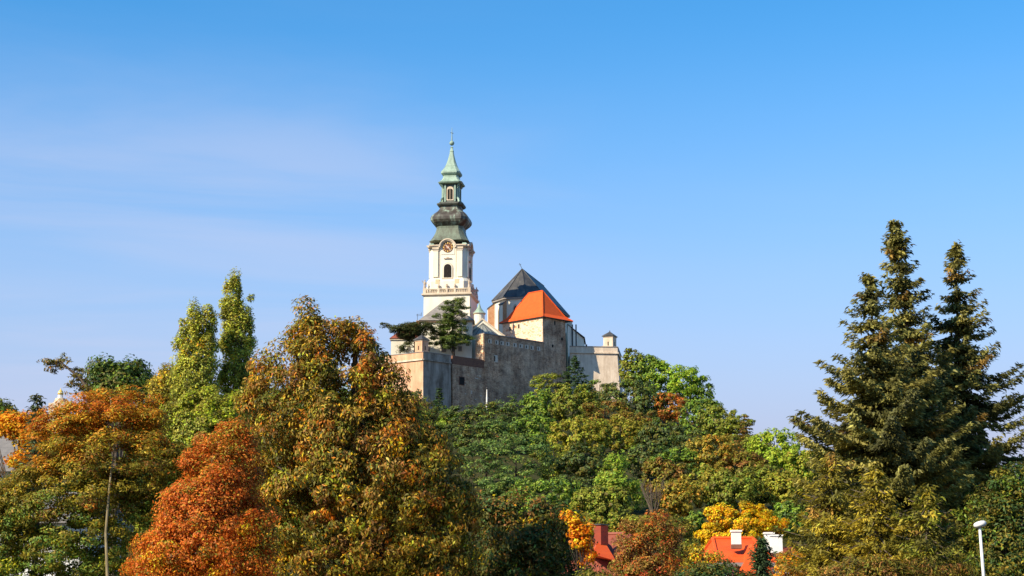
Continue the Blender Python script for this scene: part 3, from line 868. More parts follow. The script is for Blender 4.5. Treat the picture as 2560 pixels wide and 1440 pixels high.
    mb = MB(); mb.tube([T((0, 0, Za(352))), T((0, 0, Za(336))), T((0, 0, Za(319)))], [.2, .13, .05], 6); mb.build("finial_rod", M["copper_green"], r)
    mb = MB(); mb.tube([T((-.42, 0, Za(331.5))), T((.42, 0, Za(333.5)))], .10, 6); mb.build("cross_bar", M["dark_metal"], r)
bell_tower()

# ------------------------------------------------------------------ small turret, chapel, white palace
def cone_turret():
    c = P(1198, 790, 470)
    r = thing("round_turret", (c.x, c.y, 70), "little round white turret with pale green cone cap beside the bell tower", "turret")
    z0, z1, z2 = ZP(812, 470), ZP(784, 470), ZP(749, 470)
    mb = MB(); mb.lathe((c.x, c.y, 0), [(66, 1.55), (z1 - .35, 1.55)], 16); mb.build("wall", M["white_plaster"], r, False)
    mb = MB(); mb.lathe((c.x, c.y, 0), [(z1 - .35, 1.6), (z1 - .15, 1.85), (z1, 1.85)], 16); mb.build("cornice", M["trim_plaster"], r)
    mb = MB(); mb.lathe((c.x, c.y, 0), [(z1, 1.9), (z1 + .6, 1.25), (z1 + 1.6, .55), (z1 + 2.8, .17), (z2, .03)], 16); mb.build("roof", M["copper_green"], r)
cone_turret()

def chapel():
    Yc = 466.0
    r = thing("chapel", (XP(1208, Yc), Yc, 70), "small chapel with pale gable and fan shaped grey green roof behind the stone wall", "chapel")
    zb, zs, za = 68, ZP(843, Yc), ZP(799, Yc)
    x0, xm, x1 = XP(1160, Yc), XP(1205, Yc), XP(1262, Yc)
    mb = MB(); prof = [(x0, zb), (x1, zb), (x1, zs), (xm, za), (x0, zs)]
    mb.loft([[(x, Yc + .5, z) for x, z in prof][::-1], [(x, Yc, z) for x, z in prof][::-1]]); mb.build("gable_wall", M["white_plaster"], r)
    mb = MB()
    for a, b in (((x0 - .3, zs - .2), (xm, za)), ((xm, za), (x1 + .3, zs - .2))):
        mb.hexa([(a[0], Yc - .25, a[1]), (b[0], Yc - .25, b[1]), (b[0], Yc + .75, b[1]), (a[0], Yc + .75, a[1]), (a[0], Yc - .25, a[1] + .45), (b[0], Yc - .25, b[1] + .45), (b[0], Yc + .75, b[1] + .45), (a[0], Yc + .75, a[1] + .45)])
    mb.build("gable_coping", M["trim_plaster"], r)
    # half round apse roof in front of the gable
    ax, az = XP(1207, Yc), ZP(808, Yc)
    mb = MB(); n = 8; R = 5.3
    rim = [(ax + R * math.cos(math.pi + math.pi * k / n), Yc - .02 + R * math.sin(math.pi + math.pi * k / n) * .9, ZP(845, Yc)) for k in range(n + 1)]
    i = len(mb.v); mb.v += rim + [(ax, Yc - .02, az)]
    for k in range(n): mb.f.append((k, k + 1, n + 1))
    rf = mb.build("apse_roof", M["verdigris_roof"], r)
    mb = MB()
    for k in range(n + 1): mb.tube([rim[k], (ax, Yc - .02, az)], .08, 5)
    mb.build("roof_seam", M["dark_slate"], rf)
    mb = MB(); mb.prism([(p[0] * .96 + ax * .04, p[1] + .2) for p in rim], zb, ZP(845, Yc) - .004); mb.build("apse_wall", M["white_plaster"], r)
chapel()

def palace():
    Y0, Y1 = 459.0, 466.0
    r = thing("palace_building", (XP(1100, 461), 461, 70), "white palace with grey hip roof and red tiled wing behind the two pines", "building")
    def blk(px0, px1, y0, y1, ztop, m="white_plaster"):
        mb = MB(); mb.prism([(XP(px0, y0), y0), (XP(px1, y0), y0), (XP(px1, y0), y1), (XP(px0, y0), y1)], 66, ztop); return mb.build("wall", M[m], r)
    ze = ZP(800, Y0)
    blk(1052, 1180, Y0 + .4, Y1, ze)
    x0, x1 = XP(1046, Y0), XP(1186, Y0)
    xa, xb = XP(1106, Y0), XP(1120, Y0); zr = ZP(752, 462)
    mb = MB()
    mb.v += [(x0, Y0 - .3, ze - .1), (x1, Y0 - .3, ze - .1), (x1, Y1 + .3, ze - .1), (x0, Y1 + .3, ze - .1), (xa, (Y0 + Y1) / 2, zr), (xb, (Y0 + Y1) / 2, zr)]
    mb.f += [(0, 1, 5, 4), (1, 2, 5), (2, 3, 4, 5), (3, 0, 4), (3, 2, 1, 0)]
    mb.build("grey_roof", M["grey_roof"], r)
    mb = MB(); mb.box(x0 + .2, Y0 + .05, ze - .55, x1 - .2, Y0 + .39, ze - .12); mb.build("eaves_cornice", M["pink_plaster"], r)
    # wing
    zw = ZP(846, 460)
    blk(977, 1052, 460, 467, zw)
    xl, xr = XP(973, 460), XP(1052, 460) - .01; zt = ZP(804, 462)
    mb = MB()
    mb.v += [(xl, 459.5, zw - .05), (xr, 459.5, zw - .05), (xr, 467.4, zw - .05), (xl, 467.4, zw - .05), (XP(1024, 462), 463.4, zt), (xr, 463.4, zt)]
    mb.f += [(0, 1, 5, 4), (1, 2, 5), (2, 3, 4, 5), (3, 0, 4), (3, 2, 1, 0)]
    mb.build("wing_roof", M["old_red_tiles"], r)
    mb = MB(); mb.box(xl + .1, 459.7, zw - .45, xr - .02, 459.99, zw - .06); mb.build("eaves_cornice", M["trim_plaster"], r)
    # windows
    for px, py, w, h, yy in ((1109, 873, 1.25, 1.5, Y0 + .4), (1150, 872, .9, 1.3, Y0 + .4), (1070, 872, .9, 1.3, Y0 + .4), (1090, 840, .9, 1.4, Y0 + .4), (1150, 835, .9, 1.4, Y0 + .4), (1000, 872, .8, 1.2, 460.0), (1022, 872, .8, 1.2, 460.0)):
        x, z = XP(px, yy), ZP(py, yy)
        mb = MB(); mb.box(x - w / 2 - .12, yy - .05, z - h / 2 - .12, x + w / 2 + .12, yy + .1, z + h / 2 + .12); wd = mb.build("window", M["trim_plaster"], r)
        mb = MB(); mb.box(x - w / 2, yy - .09, z - h / 2, x + w / 2, yy + .05, z + h / 2); pn = mb.build("pane", M["grey_roof"], wd)
    # chimney and aerial on the wing
    x = XP(1043, 462); zz_ = ZP(806, 462)
    mb = MB(); mb.box(x - .4, 462, zz_ - 1.2, x + .4, 462.8, zz_ + .55); mb.build("chimney", M["brick_orange"], r)
    mb = MB(); mb.tube([(x - .1, 462.4, zz_), (x - .1, 462.4, ZP(784, 462))], .06, 5)
    for k, zq in enumerate((786, 789)):
        mb.tube([(x - .4, 462.4, ZP(zq, 462)), (x + 1.15, 462.2, ZP(zq - 1.5, 462))], .04, 5)
    mb.tube([(x + .9, 462.2, ZP(790, 462)), (x + 1.1, 462.2, ZP(780, 462))], .04, 5)
    mb.build("aerial", M["dark_metal"], r)
palace()

# light mast at the foot of the wall
def mast():
    q = P(1217, 1050, 430); z = float(terrain(q.x, 430))
    r = thing("light_mast", (q.x, 430, z), "thin pale mast standing in front of the dark stone wall", "mast")
    mb = MB(); mb.tube([(q.x, 430, z - .2), (q.x, 430, ZP(1000, 430)), (q.x, 430, ZP(973, 430))], [.24, .2, .1], 8); mb.build("pole", M["house_white"], r)
    mb = MB(); mb.lathe((q.x, 430, ZP(973, 430)), [(0, .2), (.2, .3), (.5, .1)], 8); mb.build("mast_head", M["dark_metal"], r)
mast()

# ------------------------------------------------------------------ houses in the town
def chimney(mb_parent, x, y, z0, z1, w, cap=True, m="house_white"):
    mb = MB(); mb.box(x - w / 2, y - w / 2, z0, x + w / 2, y + w / 2, z1)
    c = mb.build("chimney", M[m], mb_parent)
    mb = MB(); mb.box(x - w / 2 - .05, y - w / 2 - .05, z1, x + w / 2 + .05, y + w / 2 + .05, z1 + .09)
    mb.build("chimney_cap", M["house_white"], c)
    mb = MB(); mb.box(x - w / 2 - .03, y - w / 2 - .03, z0, x + w / 2 + .03, y + w / 2 + .03, z0 + .22); mb.build("flashing", M["brick_band"], c)
    return c
def house(name, label, px0, px1, Y, depth, pyr, pye, roofm, ang=0.0, hip=.35, chim=(), wallm="house_white", wins=True, dormer=None):
    """house with a hipped roof; ridge runs along its front, pyr / pye: ridge and eaves rows in the photograph"""
    x0, x1 = XP(px0, Y, pye), XP(px1, Y, pye)
    cx_, cy_ = (x0 + x1) / 2, Y + depth / 2
    ca, sa = math.cos(ang), math.sin(ang)
    def T(p): return (cx_ + p[0] * ca - p[1] * sa, cy_ + p[0] * sa + p[1] * ca, p[2])
    hx, hy = (x1 - x0) / 2, depth / 2
    ze, zr = ZP(pye, Y), ZP(pyr, Y + depth / 2)
    r = thing(name, (cx_, cy_, 0), label, "house")
    mb = MB(); mb.box(-hx + .5, -hy + .5, -.3, hx - .5, hy - .5, ze, T); mb.build("wall", M[wallm], r)
    mb = MB()
    q = hx * hip
    v = [(-hx, -hy, ze - .12), (hx, -hy, ze - .12), (hx, hy, ze - .12), (-hx, hy, ze - .12), (-hx + q, 0, zr), (hx - q, 0, zr)]
    mb.v += [T(p) for p in v]
    mb.f += [(0, 1, 5, 4), (1, 2, 5), (2, 3, 4, 5), (3, 0, 4), (3, 2, 1, 0)]
    rf = mb.build("roof", M[roofm], r)
    mb = MB(); mb.tube([T(v[4]), T(v[5])], .12, 6)
    for a, b in ((0, 4), (3, 4), (1, 5), (2, 5)): mb.tube([T(v[a]), T(v[b])], .10, 6)
    mb.build("ridge_tiles", M[roofm], rf)
    mb = MB(); mb.box(-hx - .05, -hy - .05, ze - .32, hx + .05, hy + .05, ze - .13, T); mb.build("gutter", M["grey_roof"], rf)
    if dormer:
        du, dw, dzr, dout, drop = dormer                            # cross gable with its own roof
        v = [(du - dw, -hy - dout, ze - drop), (du + dw, -hy - dout, ze - drop), (du, -hy - dout + .9 * dw, dzr), (du - dw, 0, ze - drop), (du + dw, 0, ze - drop), (du, 0, dzr)]
        mb = MB(); mb.v += [T(p) for p in v]; mb.f += [(0, 1, 2), (1, 4, 5, 2), (3, 0, 2, 5), (0, 3, 4, 1)]
        mb.build("front_roof", M[roofm], r)
        mb = MB(); mb.box(du - dw + .3, -hy - dout + .3, -.3, du + dw - .3, -hy + .45, ze - drop - .02, T); mb.build("front_wall", M[wallm], r)
    for px, pt_, pb, w, Yc in chim:
        chimney(r, XP(px, Yc, pt_), Yc, ZP(pb, Yc), ZP(pt_, Yc), w)
    if wins:
        for u in np.linspace(-hx + 1.6, hx - 1.6, 3):
            mb = MB(); mb.box(u - .55, -hy + .44, 1.1, u + .55, -hy + .52, 2.5, T); w_ = mb.build("window", M["house_white"], r)
            mb = MB(); mb.box(u - .45, -hy + .42, 1.2, u + .45, -hy + .5, 2.4, T); mb.build("pane", M["dark_opening"], w_)
        mb = MB(); mb.box(hx * .55 - .5, -hy + .43, 0, hx * .55 + .5, -hy + .52, 2.1, T); mb.build("door", M["bark_dark"], r)
    return r
house("town_house", "house with bright orange tiled roof and white chimney below the golden yellow tree", 1782, 1932, 88, 7.5, 1346, 1400, "house_tiles", math.radians(4), .3,
      chim=((1840, 1330, 1372, .46, 89.2),), dormer=(.32, 1.35, ZP(1357, 87), 1.0, 1.5))
house("town_house", "red tiled house half hidden by reddish shrubs beside the orange leaved tree", 1462, 1640, 92, 8, 1335, 1440, "old_red_tiles", math.radians(-28), .5)
rr = house("town_house", "house showing only two white chimneys behind the dark cypress", 1890, 2040, 97, 8, 1372, 1420, "old_red_tiles", 0, .3,
      chim=((1922, 1335, 1385, .5, 99), (1940, 1341, 1392, .62, 98)))
house("town_house", "grey roofed house at the photo edge behind an orange maple", -190, 66, 112, 10, 1086, 1166, "grey_tiles", 0, .25)
house("town_house", "white walled house glimpsed through the airy olive tree with pale trunk", 20, 240, 92, 9, 1235, 1292, "grey_tiles", 0, .3)
# brick chimney stack of the shrub hidden house
def stack():
    Yc = 93.5
    x0, x1 = XP(1484, Yc, 1320), XP(1521, Yc, 1320)
    r = [o for o in COL.objects if o.get("label", "").startswith("red tiled house half")][0]
    mb = MB(); mb.prism([(x0, Yc), (x0 + .38, Yc - .25), (x1, Yc + .3), (x0 + .42, Yc + .55)], ZP(1362, Yc), ZP(1314, Yc))
    c = mb.build("chimney", M["chimney_brick"], r)
    mb = MB(); mb.prism([(x0 - .08, Yc), (x0 + .38, Yc - .34), (x1 + .08, Yc + .3), (x0 + .42, Yc + .63)], ZP(1313, Yc), ZP(1310, Yc)); mb.build("chimney_cap", M["dark_metal"], c)
    mb = MB()
    a, b, t = P(1480, 1385, 91.5), P(1540, 1402, 92), P(1503, 1340, 94.5)
    mb.v += [tuple(a), tuple(b), tuple(t), (a.x, a.y + 5, a.z), (b.x, b.y + 5, b.z), (t.x, t.y + 4, t.z)]
    mb.f += [(0, 1, 2), (1, 4, 5, 2), (3, 0, 2, 5), (0, 3, 4, 1)]
    o = mb.build("gable_roof", M["house_tiles"], r); o["label"] = "sunlit orange gable"
stack()

def far_church():
    Y = 300.0; c = P(151, 990, Y)
    r = thing("church_steeple", (c.x, Y, float(terrain(c.x, Y))), "tiny golden topped steeple far off above the orange and olive tree", "steeple")
    z0 = float(terrain(c.x, Y)) - 1
    mb = MB(); mb.box(c.x - 1.6, Y - 1.6, z0, c.x + 1.6, Y + 1.6, ZP(1010, Y)); mb.build("tower_wall", M["trim_plaster"], r)
    mb = MB(); mb.lathe((c.x, Y, ZP(1010, Y)), [(0, 1.7), (.3, 1.1), (1.0, .85)], 8); mb.build("lower_roof", M["trim_plaster"], r)
    mb = MB(); mb.lathe((c.x, Y, ZP(998, Y)), [(-.3, .45), (1.0, .45), (1.1, .55), (1.2, .45)], 8); mb.build("lantern", M["house_white"], r)
    mb = MB(); mb.lathe((c.x, Y, ZP(984, Y)), [(-.2, .5), (.2, .5), (.5, .3), (.7, .1), (1.0, .03)], 10); mb.build("golden_cap", M["gold"], r, True)
far_church()

def street_lamp():
    Y = 46.0; b = P(2459, 1440, Y); t = P(2449, 1316, Y)
    r = thing("street_lamp", (b.x + .05, Y, 0), "white street lamp with oval head on a slim pole before dark conifers", "street lamp")
    mb = MB(); mb.tube([(b.x + .12, Y, 0), (b.x, Y, b.z), (t.x, Y, t.z)], [.07, .044, .036], 10); mb.build("pole", M["lamp_paint"], r, True)
    mb = MB(); mb.tube([(b.x + .12, Y, 0), (b.x + .12, Y, .35)], .12, 10); mb.build("pole_base", M["lamp_paint"], r, True)
    ca, sa = math.cos(math.radians(16)), math.sin(math.radians(16))
    def H(zs, k):
        rings = []
        for z, s in zs:
            rings.append([(t.x + .01 + (.17 * s * math.cos(q) * ca - z * sa), Y + .11 * s * math.sin(q) * 1.3, t.z + .06 + .17 * s * math.cos(q) * sa + z * ca) for q in [2 * math.pi * j / 20 for j in range(20)]])
        return rings
    mb = MB(); mb.loft(H([(-.055, .9), (-.03, 1.0), (.0, 1.03), (.035, .97), (.065, .75), (.08, .35)], 0)); hd = mb.build("lamp_head", M["lamp_paint"], r, True)
    mb = MB(); mb.loft(H([(-.085, .5), (-.075, .75), (-.054, .86)], 0)); mb.build("diffuser", M["concrete_pale"], hd, True)
street_lamp()
# ------------------------------------------------------------------ foliage
RNG = np.random.default_rng(11)
def nrm(a): return a / np.maximum(np.linalg.norm(a, axis=1, keepdims=True), 1e-9)
def leaves_object(name, c, n, d, L, W, col, parent, mat="leaf"):
    """each leaf is one kite shaped face, folded a little along its midrib"""
    N = len(c)
    n = nrm(n); d = d - n * np.sum(d * n, 1, keepdims=True); d = nrm(d)
    s = np.cross(n, d)
    L = L[:, None]; W = W[:, None]
    v = np.empty((N, 4, 3), np.float32)
    v[:, 0] = c - d * L * .5
    v[:, 1] = c + s * W * .5 + n * W * .18 - d * L * .05
    v[:, 2] = c + d * L * .5 - n * L * .08
    v[:, 3] = c - s * W * .5 + n * W * .18 - d * L * .05
    o_ = root_loc(parent)
    v -= np.array([o_.x, o_.y, o_.z], np.float32)
    me = bpy.data.meshes.new(name)
    me.vertices.add(4 * N); me.vertices.foreach_set("co", v.ravel())
    me.loops.add(4 * N); me.loops.foreach_set("vertex_index", np.arange(4 * N, dtype=np.int32))
    me.polygons.add(N); me.polygons.foreach_set("loop_start", np.arange(0, 4 * N, 4, dtype=np.int32))
    at = me.attributes.new("leaf_colour", 'FLOAT_COLOR', 'FACE')
    at.data.foreach_set("color", np.concatenate([col, np.ones((N, 1))], 1).astype(np.float32).ravel())
    me.materials.append(M[mat])
    me.update()
    o = bpy.data.objects.new(name, me); COL.objects.link(o)
    if parent is not None: o.parent = parent
    return o

LEAF_GAIN = np.array([2.25, 2.08, 1.6])
def pick(pal, n, rng):
    w = np.array([p[0] for p in pal], float); w /= w.sum()
    c = np.array([p[1] for p in pal], float)
    return c[rng.choice(len(pal), n, p=w)]

# leaf colours (linear base colours)
OLIVE = (.115, .105, .018); OLIVE_D = (.060, .060, .014); OLIVE_Y = (.20, .165, .022); YG = (.26, .27, .02); LIME = (.20, .30, .022)
GREEN = (.082, .124, .020); GREEN_D = (.030, .058, .020); BLUEG = (.040, .085, .038); YEL = (.50, .30, .015); GOLD = (.50, .24, .012)
ORANGE = (.52, .145, .012); RUST = (.30, .085, .014); BROWN = (.115, .062, .020); RED = (.24, .045, .018); TAN = (.20, .125, .035); FIR = (.075, .072, .022); FIR_D = (.036, .040, .018)
SPRUCE = (.032, .055, .030)

def poly_dist(px, pz, poly):
    """inside mask and distance to the outline"""
    poly = np.asarray(poly, float); q = np.roll(poly, -1, 0)
    ins = np.zeros(len(px), bool); dist = np.full(len(px), 1e9)
    for (x0, z0), (x1, z1) in zip(poly, q):
        cnd = ((z0 > pz) != (z1 > pz))
        with np.errstate(divide='ignore', invalid='ignore'):
            xi = (x1 - x0) * (pz - z0) / (z1 - z0) + x0
        ins ^= cnd & (px < xi)
        ex, ez = x1 - x0, z1 - z0
        t = np.clip(((px - x0) * ex + (pz - z0) * ez) / max(ex * ex + ez * ez, 1e-12), 0, 1)
        dist = np.minimum(dist, np.hypot(px - x0 - t * ex, pz - z0 - t * ez))
    return ins, dist

def clump_centres(poly, Y, n, rng, r, k, front=.68, inset=.4):
    """points filling the solid whose outline seen from the road is poly (metres, x/z) and whose depth follows its girth"""
    poly = np.asarray(poly, float)
    lo, hi = poly.min(0), poly.max(0)
    X, Z, D = [], [], []
    while len(X) < n:
        x = rng.uniform(lo[0], hi[0], n * 6); z = rng.uniform(lo[1], hi[1], n * 6)
        i, d = poly_dist(x, z, poly)
        ok = i & (d > r * inset * rng.uniform(.3, 1.15, len(d)))
        X += list(x[ok]); Z += list(z[ok]); D += list(d[ok])
    X, Z, D = (np.array(a[:n]) for a in (X, Z, D))
    R = max(D.max(), r * 1.2)
    dep = k * np.sqrt(np.maximum(D * (2 * R - D), 0))
    s = np.where(rng.random(n) < front, -1, 1)
    yo = s * dep * rng.random(n) ** .55
    return np.stack([X, Y + yo, Z], 1), dep

def foliage(parent, cen, core, r, per, L, W, pal, rng, squash=.75, droop=0.0, spread=.5, up=.35, jitter=.28, name="crown", stuff=False, tipcol=None, shell=.35, gain=1.0, blend=.45):
    """leaf clumps round the centres; core: the crown's middle, to turn leaves outwards"""
    n = len(cen)
    m = np.maximum((per * rng.uniform(.6, 1.4, n)).astype(int), 4)
    idx = np.repeat(np.arange(n), m); N = len(idx)
    rr = (r * rng.uniform(.65, 1.35, n))[idx]
    u = nrm(rng.normal(size=(N, 3)))
    rad = rr * (shell + (1 - shell) * rng.random(N) ** .6)
    p = cen[idx] + u * rad[:, None] * np.array([1.0, 1.0, squash])
    out = nrm(cen - core)[idx]
    nn = u * .8 + out * .8 + np.array([0, 0, up]) + rng.normal(size=(N, 3)) * spread
    dd = rng.normal(size=(N, 3)) + u * .8 + np.array([0, 0, -droop])
    col = (pal(cen, rng) if callable(pal) else pick(pal, n, rng))[idx]
    lone = rng.random(N) < blend                              # leaves that have turned on their own
    col[lone] = (pal(p, rng) if callable(pal) else pick(pal, N, rng))[lone]
    col = col * np.exp(rng.normal(0, jitter, N))[:, None] * (1 + rng.normal(0, .09, (N, 3)))
    if tipcol is not None:
        t = rng.random(N) < tipcol[0]
        col[t] = pick(tipcol[1], int(t.sum()), rng)
    col = np.clip(col * LEAF_GAIN * gain, .004, .85)
    sc = rng.uniform(.65, 1.35, N)
    return leaves_object(name, p, nn, dd, L * sc, W * sc, col, parent)

def wood(parent, base, top, cen, rng, r0, mat="bark", limbs=14, name="trunk", lean=None, bark_top=.25):
    mb = MB()
    b, t = Vector(base), Vector(top)
    n = 7
    pts = [b.lerp(t, k / (n - 1)) + Vector((rng.normal() * .02, rng.normal() * .02, 0)) * (t - b).length * (0 if k in (0,) else 1) * .5 for k in range(n)]
    pts[0] = b - Vector((0, 0, .25))
    rad = [r0 * (1.25 if k == 0 else 1) * (1 - (1 - bark_top) * (k / (n - 1))) for k in range(n)]
    mb.tube(pts, rad, 8)
    sel = rng.choice(len(cen), min(limbs, len(cen)), replace=False)
    for i in sel:
        c = Vector(cen[i]); h = min(max((c.z - b.z) * .62, (t.z - b.z) * .15), (t.z - b.z) * .95)
        k = h / (t.z - b.z) * (n - 1); a = int(min(k, n - 2)); s = pts[a].lerp(pts[a + 1], k - a)
        mid = s.lerp(c, .5) + Vector((rng.normal() * .15, rng.normal() * .15, .06 * (c - s).length))
        ra = max(.02, r0 * .38 * (1 - h / (t.z - b.z) * .6))
        mb.tube([s, mid, c], [ra, ra * .6, ra * .22], 5)
    return mb.build(name, M[mat], parent)

def outl(pts, Y): return [(P(x, y, Y).x, P(x, y, Y).z) for x, y in pts]
def crown_tree(name, label, cat, pts, Y, pal, r, n, per, L, W, trunk, k=.8, mat="bark", r0=.22, seed=1, limbs=18, group=None, ttop=None, **kw):
    """a tree whose crown is given by its outline; trunk: pixel column of the foot"""
    rng = np.random.default_rng(seed)
    poly = outl(pts, Y)
    cen, dep = clump_centres(poly, Y, n, rng, r, k, kw.pop("front", .68), kw.pop("inset", .4))
    Yt = Y + kw.pop("trunk_dy", 0)
    bx = XP(trunk, Yt, 1440); gz = float(terrain(bx, Yt))
    rt = thing(name, (bx, Yt, gz), label, cat, group)
    z = np.array([p[1] for p in poly]); x = np.array([p[0] for p in poly])
    core = np.array([(x.min() + x.max()) / 2, Y, z.min() * .55 + z.max() * .45])
    q_ = kw.pop("fine", .64)
    foliage(rt, cen, core, r, int(per / q_ ** 1.7), L * q_, W * q_, pal, rng, **kw)
    tp = ttop or (x.mean(), z.max() - (z.max() - z.min()) * .12)
    wood(rt, (bx, Yt, gz), (tp[0], Y, tp[1]), cen, rng, r0, mat, limbs)
    return rt

def height_pal(*bands):
    """bands: (height fraction, palette); colours drift from one to the next with height"""
    def f(cen, rng):
        z = cen[:, 2]; t = (z - z.min()) / max(np.ptp(z), 1e-6) + rng.normal(0, .13, len(z))
        hs = np.array([b[0] for b in bands])
        i = np.argmin(np.abs(t[:, None] - hs[None]), 1)
        out = np.empty((len(z), 3))
        for k, b in enumerate(bands):
            q = i == k
            if q.any(): out[q] = pick(b[1], int(q.sum()), rng)
        return out
    return f

# ------------------------------------------------------------------ spruces and firs
def conifer(name, label, cat, axis, prof, Y, seed, pal, dz=.42, nb=6, droop=.22, r0=.16, L=.21, W=.075, dens=1.0, group=None, foot=None, mat="bark_dark", uptip=.35, thin=0.0):
    """axis: pixel points of the stem from the top down; prof: (row, half width in pixels) from the top down"""
    rng = np.random.default_rng(seed)
    ax = [P(x, y, Y) for x, y in axis]
    zs = np.array([a.z for a in ax])[::-1]; xs = np.array([a.x for a in ax])[::-1]
    fx = foot if foot is not None else float(xs[0])
    gz = float(terrain(fx, Y))
    rt = thing(name, (fx, Y, gz), label, cat, group)
    pz = np.array([ZP(y, Y) for y, h in prof])[::-1]; ph = np.array([h * Y / F for y, h in prof])[::-1]
    stemx = lambda z: float(np.interp(z, np.concatenate([[gz], zs]) if zs[0] > gz + .1 else zs, np.concatenate([[fx], xs]) if zs[0] > gz + .1 else xs))
    mb = MB()
    zt = zs[-1]
    hh = np.linspace(gz - .2, zt, 12)
    mb.tube([(stemx(z), Y, z) for z in hh], [max(.012, r0 * (1 - (z - gz) / (zt - gz)) ** .8 + .012) for z in hh], 7)
    Cs, Ns, Ds, Co = [], [], [], []
    z = zt - .12
    zmin = pz[0]
    phi0 = rng.uniform(0, 6.28)
    while z > zmin:
        half = float(np.interp(z, pz, ph))
        k = nb if half > .5 else max(3, nb - 2)
        phi0 += 2.4
        for b in range(k):
            if rng.random() < thin: continue
            phi = phi0 + b * 2 * math.pi / k + rng.normal(0, .25)
            Lb = max(.18, half * rng.uniform(.72, 1.32))
            zb = z + rng.normal(0, dz * .22)
            m = max(4, int(Lb / .17))
            t = np.linspace(.08, 1, m)
            rise = .18 * (1 if half < .6 else 0)
            zc = zb + Lb * (rise * t - droop * np.sin(t * 2.2) + uptip * np.maximum(t - .55, 0) ** 1.3 * 1.4)
            cxp = stemx(zb) + np.cos(phi) * Lb * t; cyp = Y + np.sin(phi) * Lb * t
            ctr = np.stack([cxp, cyp, zc], 1)
            if Lb > .35:
                mb.tube([ctr[0], ctr[m // 2], ctr[-1]], [max(.012, r0 * .16), .014, .006], 3)
            bc = pick(pal, 1, rng)[0] * math.exp(rng.normal(0, .2))
            nper = max(3, int((6 + 9 * Lb) * dens / 2))
            for j in range(m):
                w = Lb * .27 * (1.12 - t[j]) + .09
                nj = max(3, int(nper * (1.25 - t[j] * .6)))
                sd_ = rng.uniform(-1, 1, nj)
                tang = np.array([math.cos(phi), math.sin(phi), 0]); lat = np.array([-math.sin(phi), math.cos(phi), 0])
                p = ctr[j] + sd_[:, None] * w * lat + tang * rng.normal(0, .07, nj)[:, None] + np.array([0, 0, 1.]) * (-np.abs(sd_) * w * .28 + rng.normal(-.02, .055, nj))[:, None]
                Cs.append(p)
                Ns.append(np.array([0, 0, .9]) + tang * .35 + rng.normal(0, .45, (nj, 3)))
                Ds.append(tang * .9 + lat * (sd_ * .9)[:, None] + np.array([0, 0, -.18]) + rng.normal(0, .28, (nj, 3)))
                Co.append(np.tile(bc, (nj, 1)))
        z -= dz * rng.uniform(.7, 1.3) * (0.6 if half < .5 else 1)
    C = np.concatenate(Cs); N = np.concatenate(Ns); D = np.concatenate(Ds); c = np.concatenate(Co)
    c = np.clip(c * LEAF_GAIN * np.exp(rng.normal(0, .3, len(c)))[:, None], .004, .8)
    s = rng.uniform(.7, 1.3, len(C))
    leaves_object("crown", C, N, D, L * s, W * s, c, rt)
    mb.build("trunk", M[mat], rt)
    return rt

FIRPAL = [(5, (.100, .102, .036)), (3, (.135, .128, .042)), (2, (.052, .056, .024)), (.7, (.15, .10, .03))]
G3 = "tall firs by the lamp"
conifer("fir_tree", "tallest fir with slightly leaning stem, middle of the three firs", "fir",
        [(2237, 556), (2252, 700), (2275, 870), (2300, 1100), (2312, 1440)],
        [(556, 4), (590, 26), (640, 38), (690, 50), (760, 58), (850, 76), (950, 112), (1050, 138), (1150, 155), (1330, 165)], 60, 3, FIRPAL, nb=8, dz=.45, dens=3.2, group=G3, thin=.10)
conifer("fir_tree", "slimmer fir standing apart with open gaps between its boughs, nearest the photo edge", "fir",
        [(2388, 606), (2394, 800), (2402, 1000), (2410, 1180), (2420, 1440)],
        [(606, 4), (650, 24), (700, 38), (760, 54), (800, 92), (880, 104), (950, 140), (1050, 172), (1150, 190), (1300, 190)], 62, 4, FIRPAL, nb=7, dz=.50, dens=3.1, group=G3, thin=.14)
conifer("fir_tree", "shortest of the three firs, wide skirt of boughs reaching into the open sky", "fir",
        [(2170, 690), (2185, 850), (2205, 1050), (2222, 1250), (2235, 1440)],
        [(690, 4), (730, 26), (780, 58), (850, 66), (900, 112), (960, 136), (1020, 168), (1080, 198), (1130, 205), (1220, 180), (1330, 165)], 57, 5, FIRPAL, nb=8, dz=.45, dens=3.2, group=G3, thin=.10)

# ------------------------------------------------------------------ foreground broadleaves
CHEST = [(5, OLIVE), (4, (.17, .12, .02)), (4.5, OLIVE_D), (1.8, TAN), (2.0, (.24, .090, .014)), (.7, GOLD), (.35, ORANGE), (2.0, (.16, .17, .02)), (1.6, BROWN)]
crown_tree("chestnut_tree", "large olive and gold chestnut with peaked crown before the castle bastion", "chestnut",
    [(735, 765), (765, 742), (800, 757), (812, 795), (840, 788), (870, 808), (905, 800), (925, 832), (950, 838), (958, 880), (980, 905), (1010, 932), (1030, 962), (1052, 1000), (1058, 1045), (1095, 1062), (1140, 1085), (1150, 1120), (1165, 1180), (1190, 1220), (1205, 1300), (1210, 1440), (1210, 1540), (640, 1540), (655, 1440), (685, 1380), (665, 1300), (630, 1200), (615, 1100), (605, 1010), (622, 940), (640, 890), (675, 868), (715, 850), (735, 820), (730, 795)],
    58, CHEST, .40, 900, 48, .30, .115, 930, inset=.6, k=.62, gain=.95, jitter=.42, blend=.35, fine=.5, seed=21, droop=1.5, r0=.3, limbs=40, spread=.55, up=.25, squash=.85, tipcol=(.07, [(2, GOLD), (1, ORANGE), (1, YEL), (2, TAN)]))
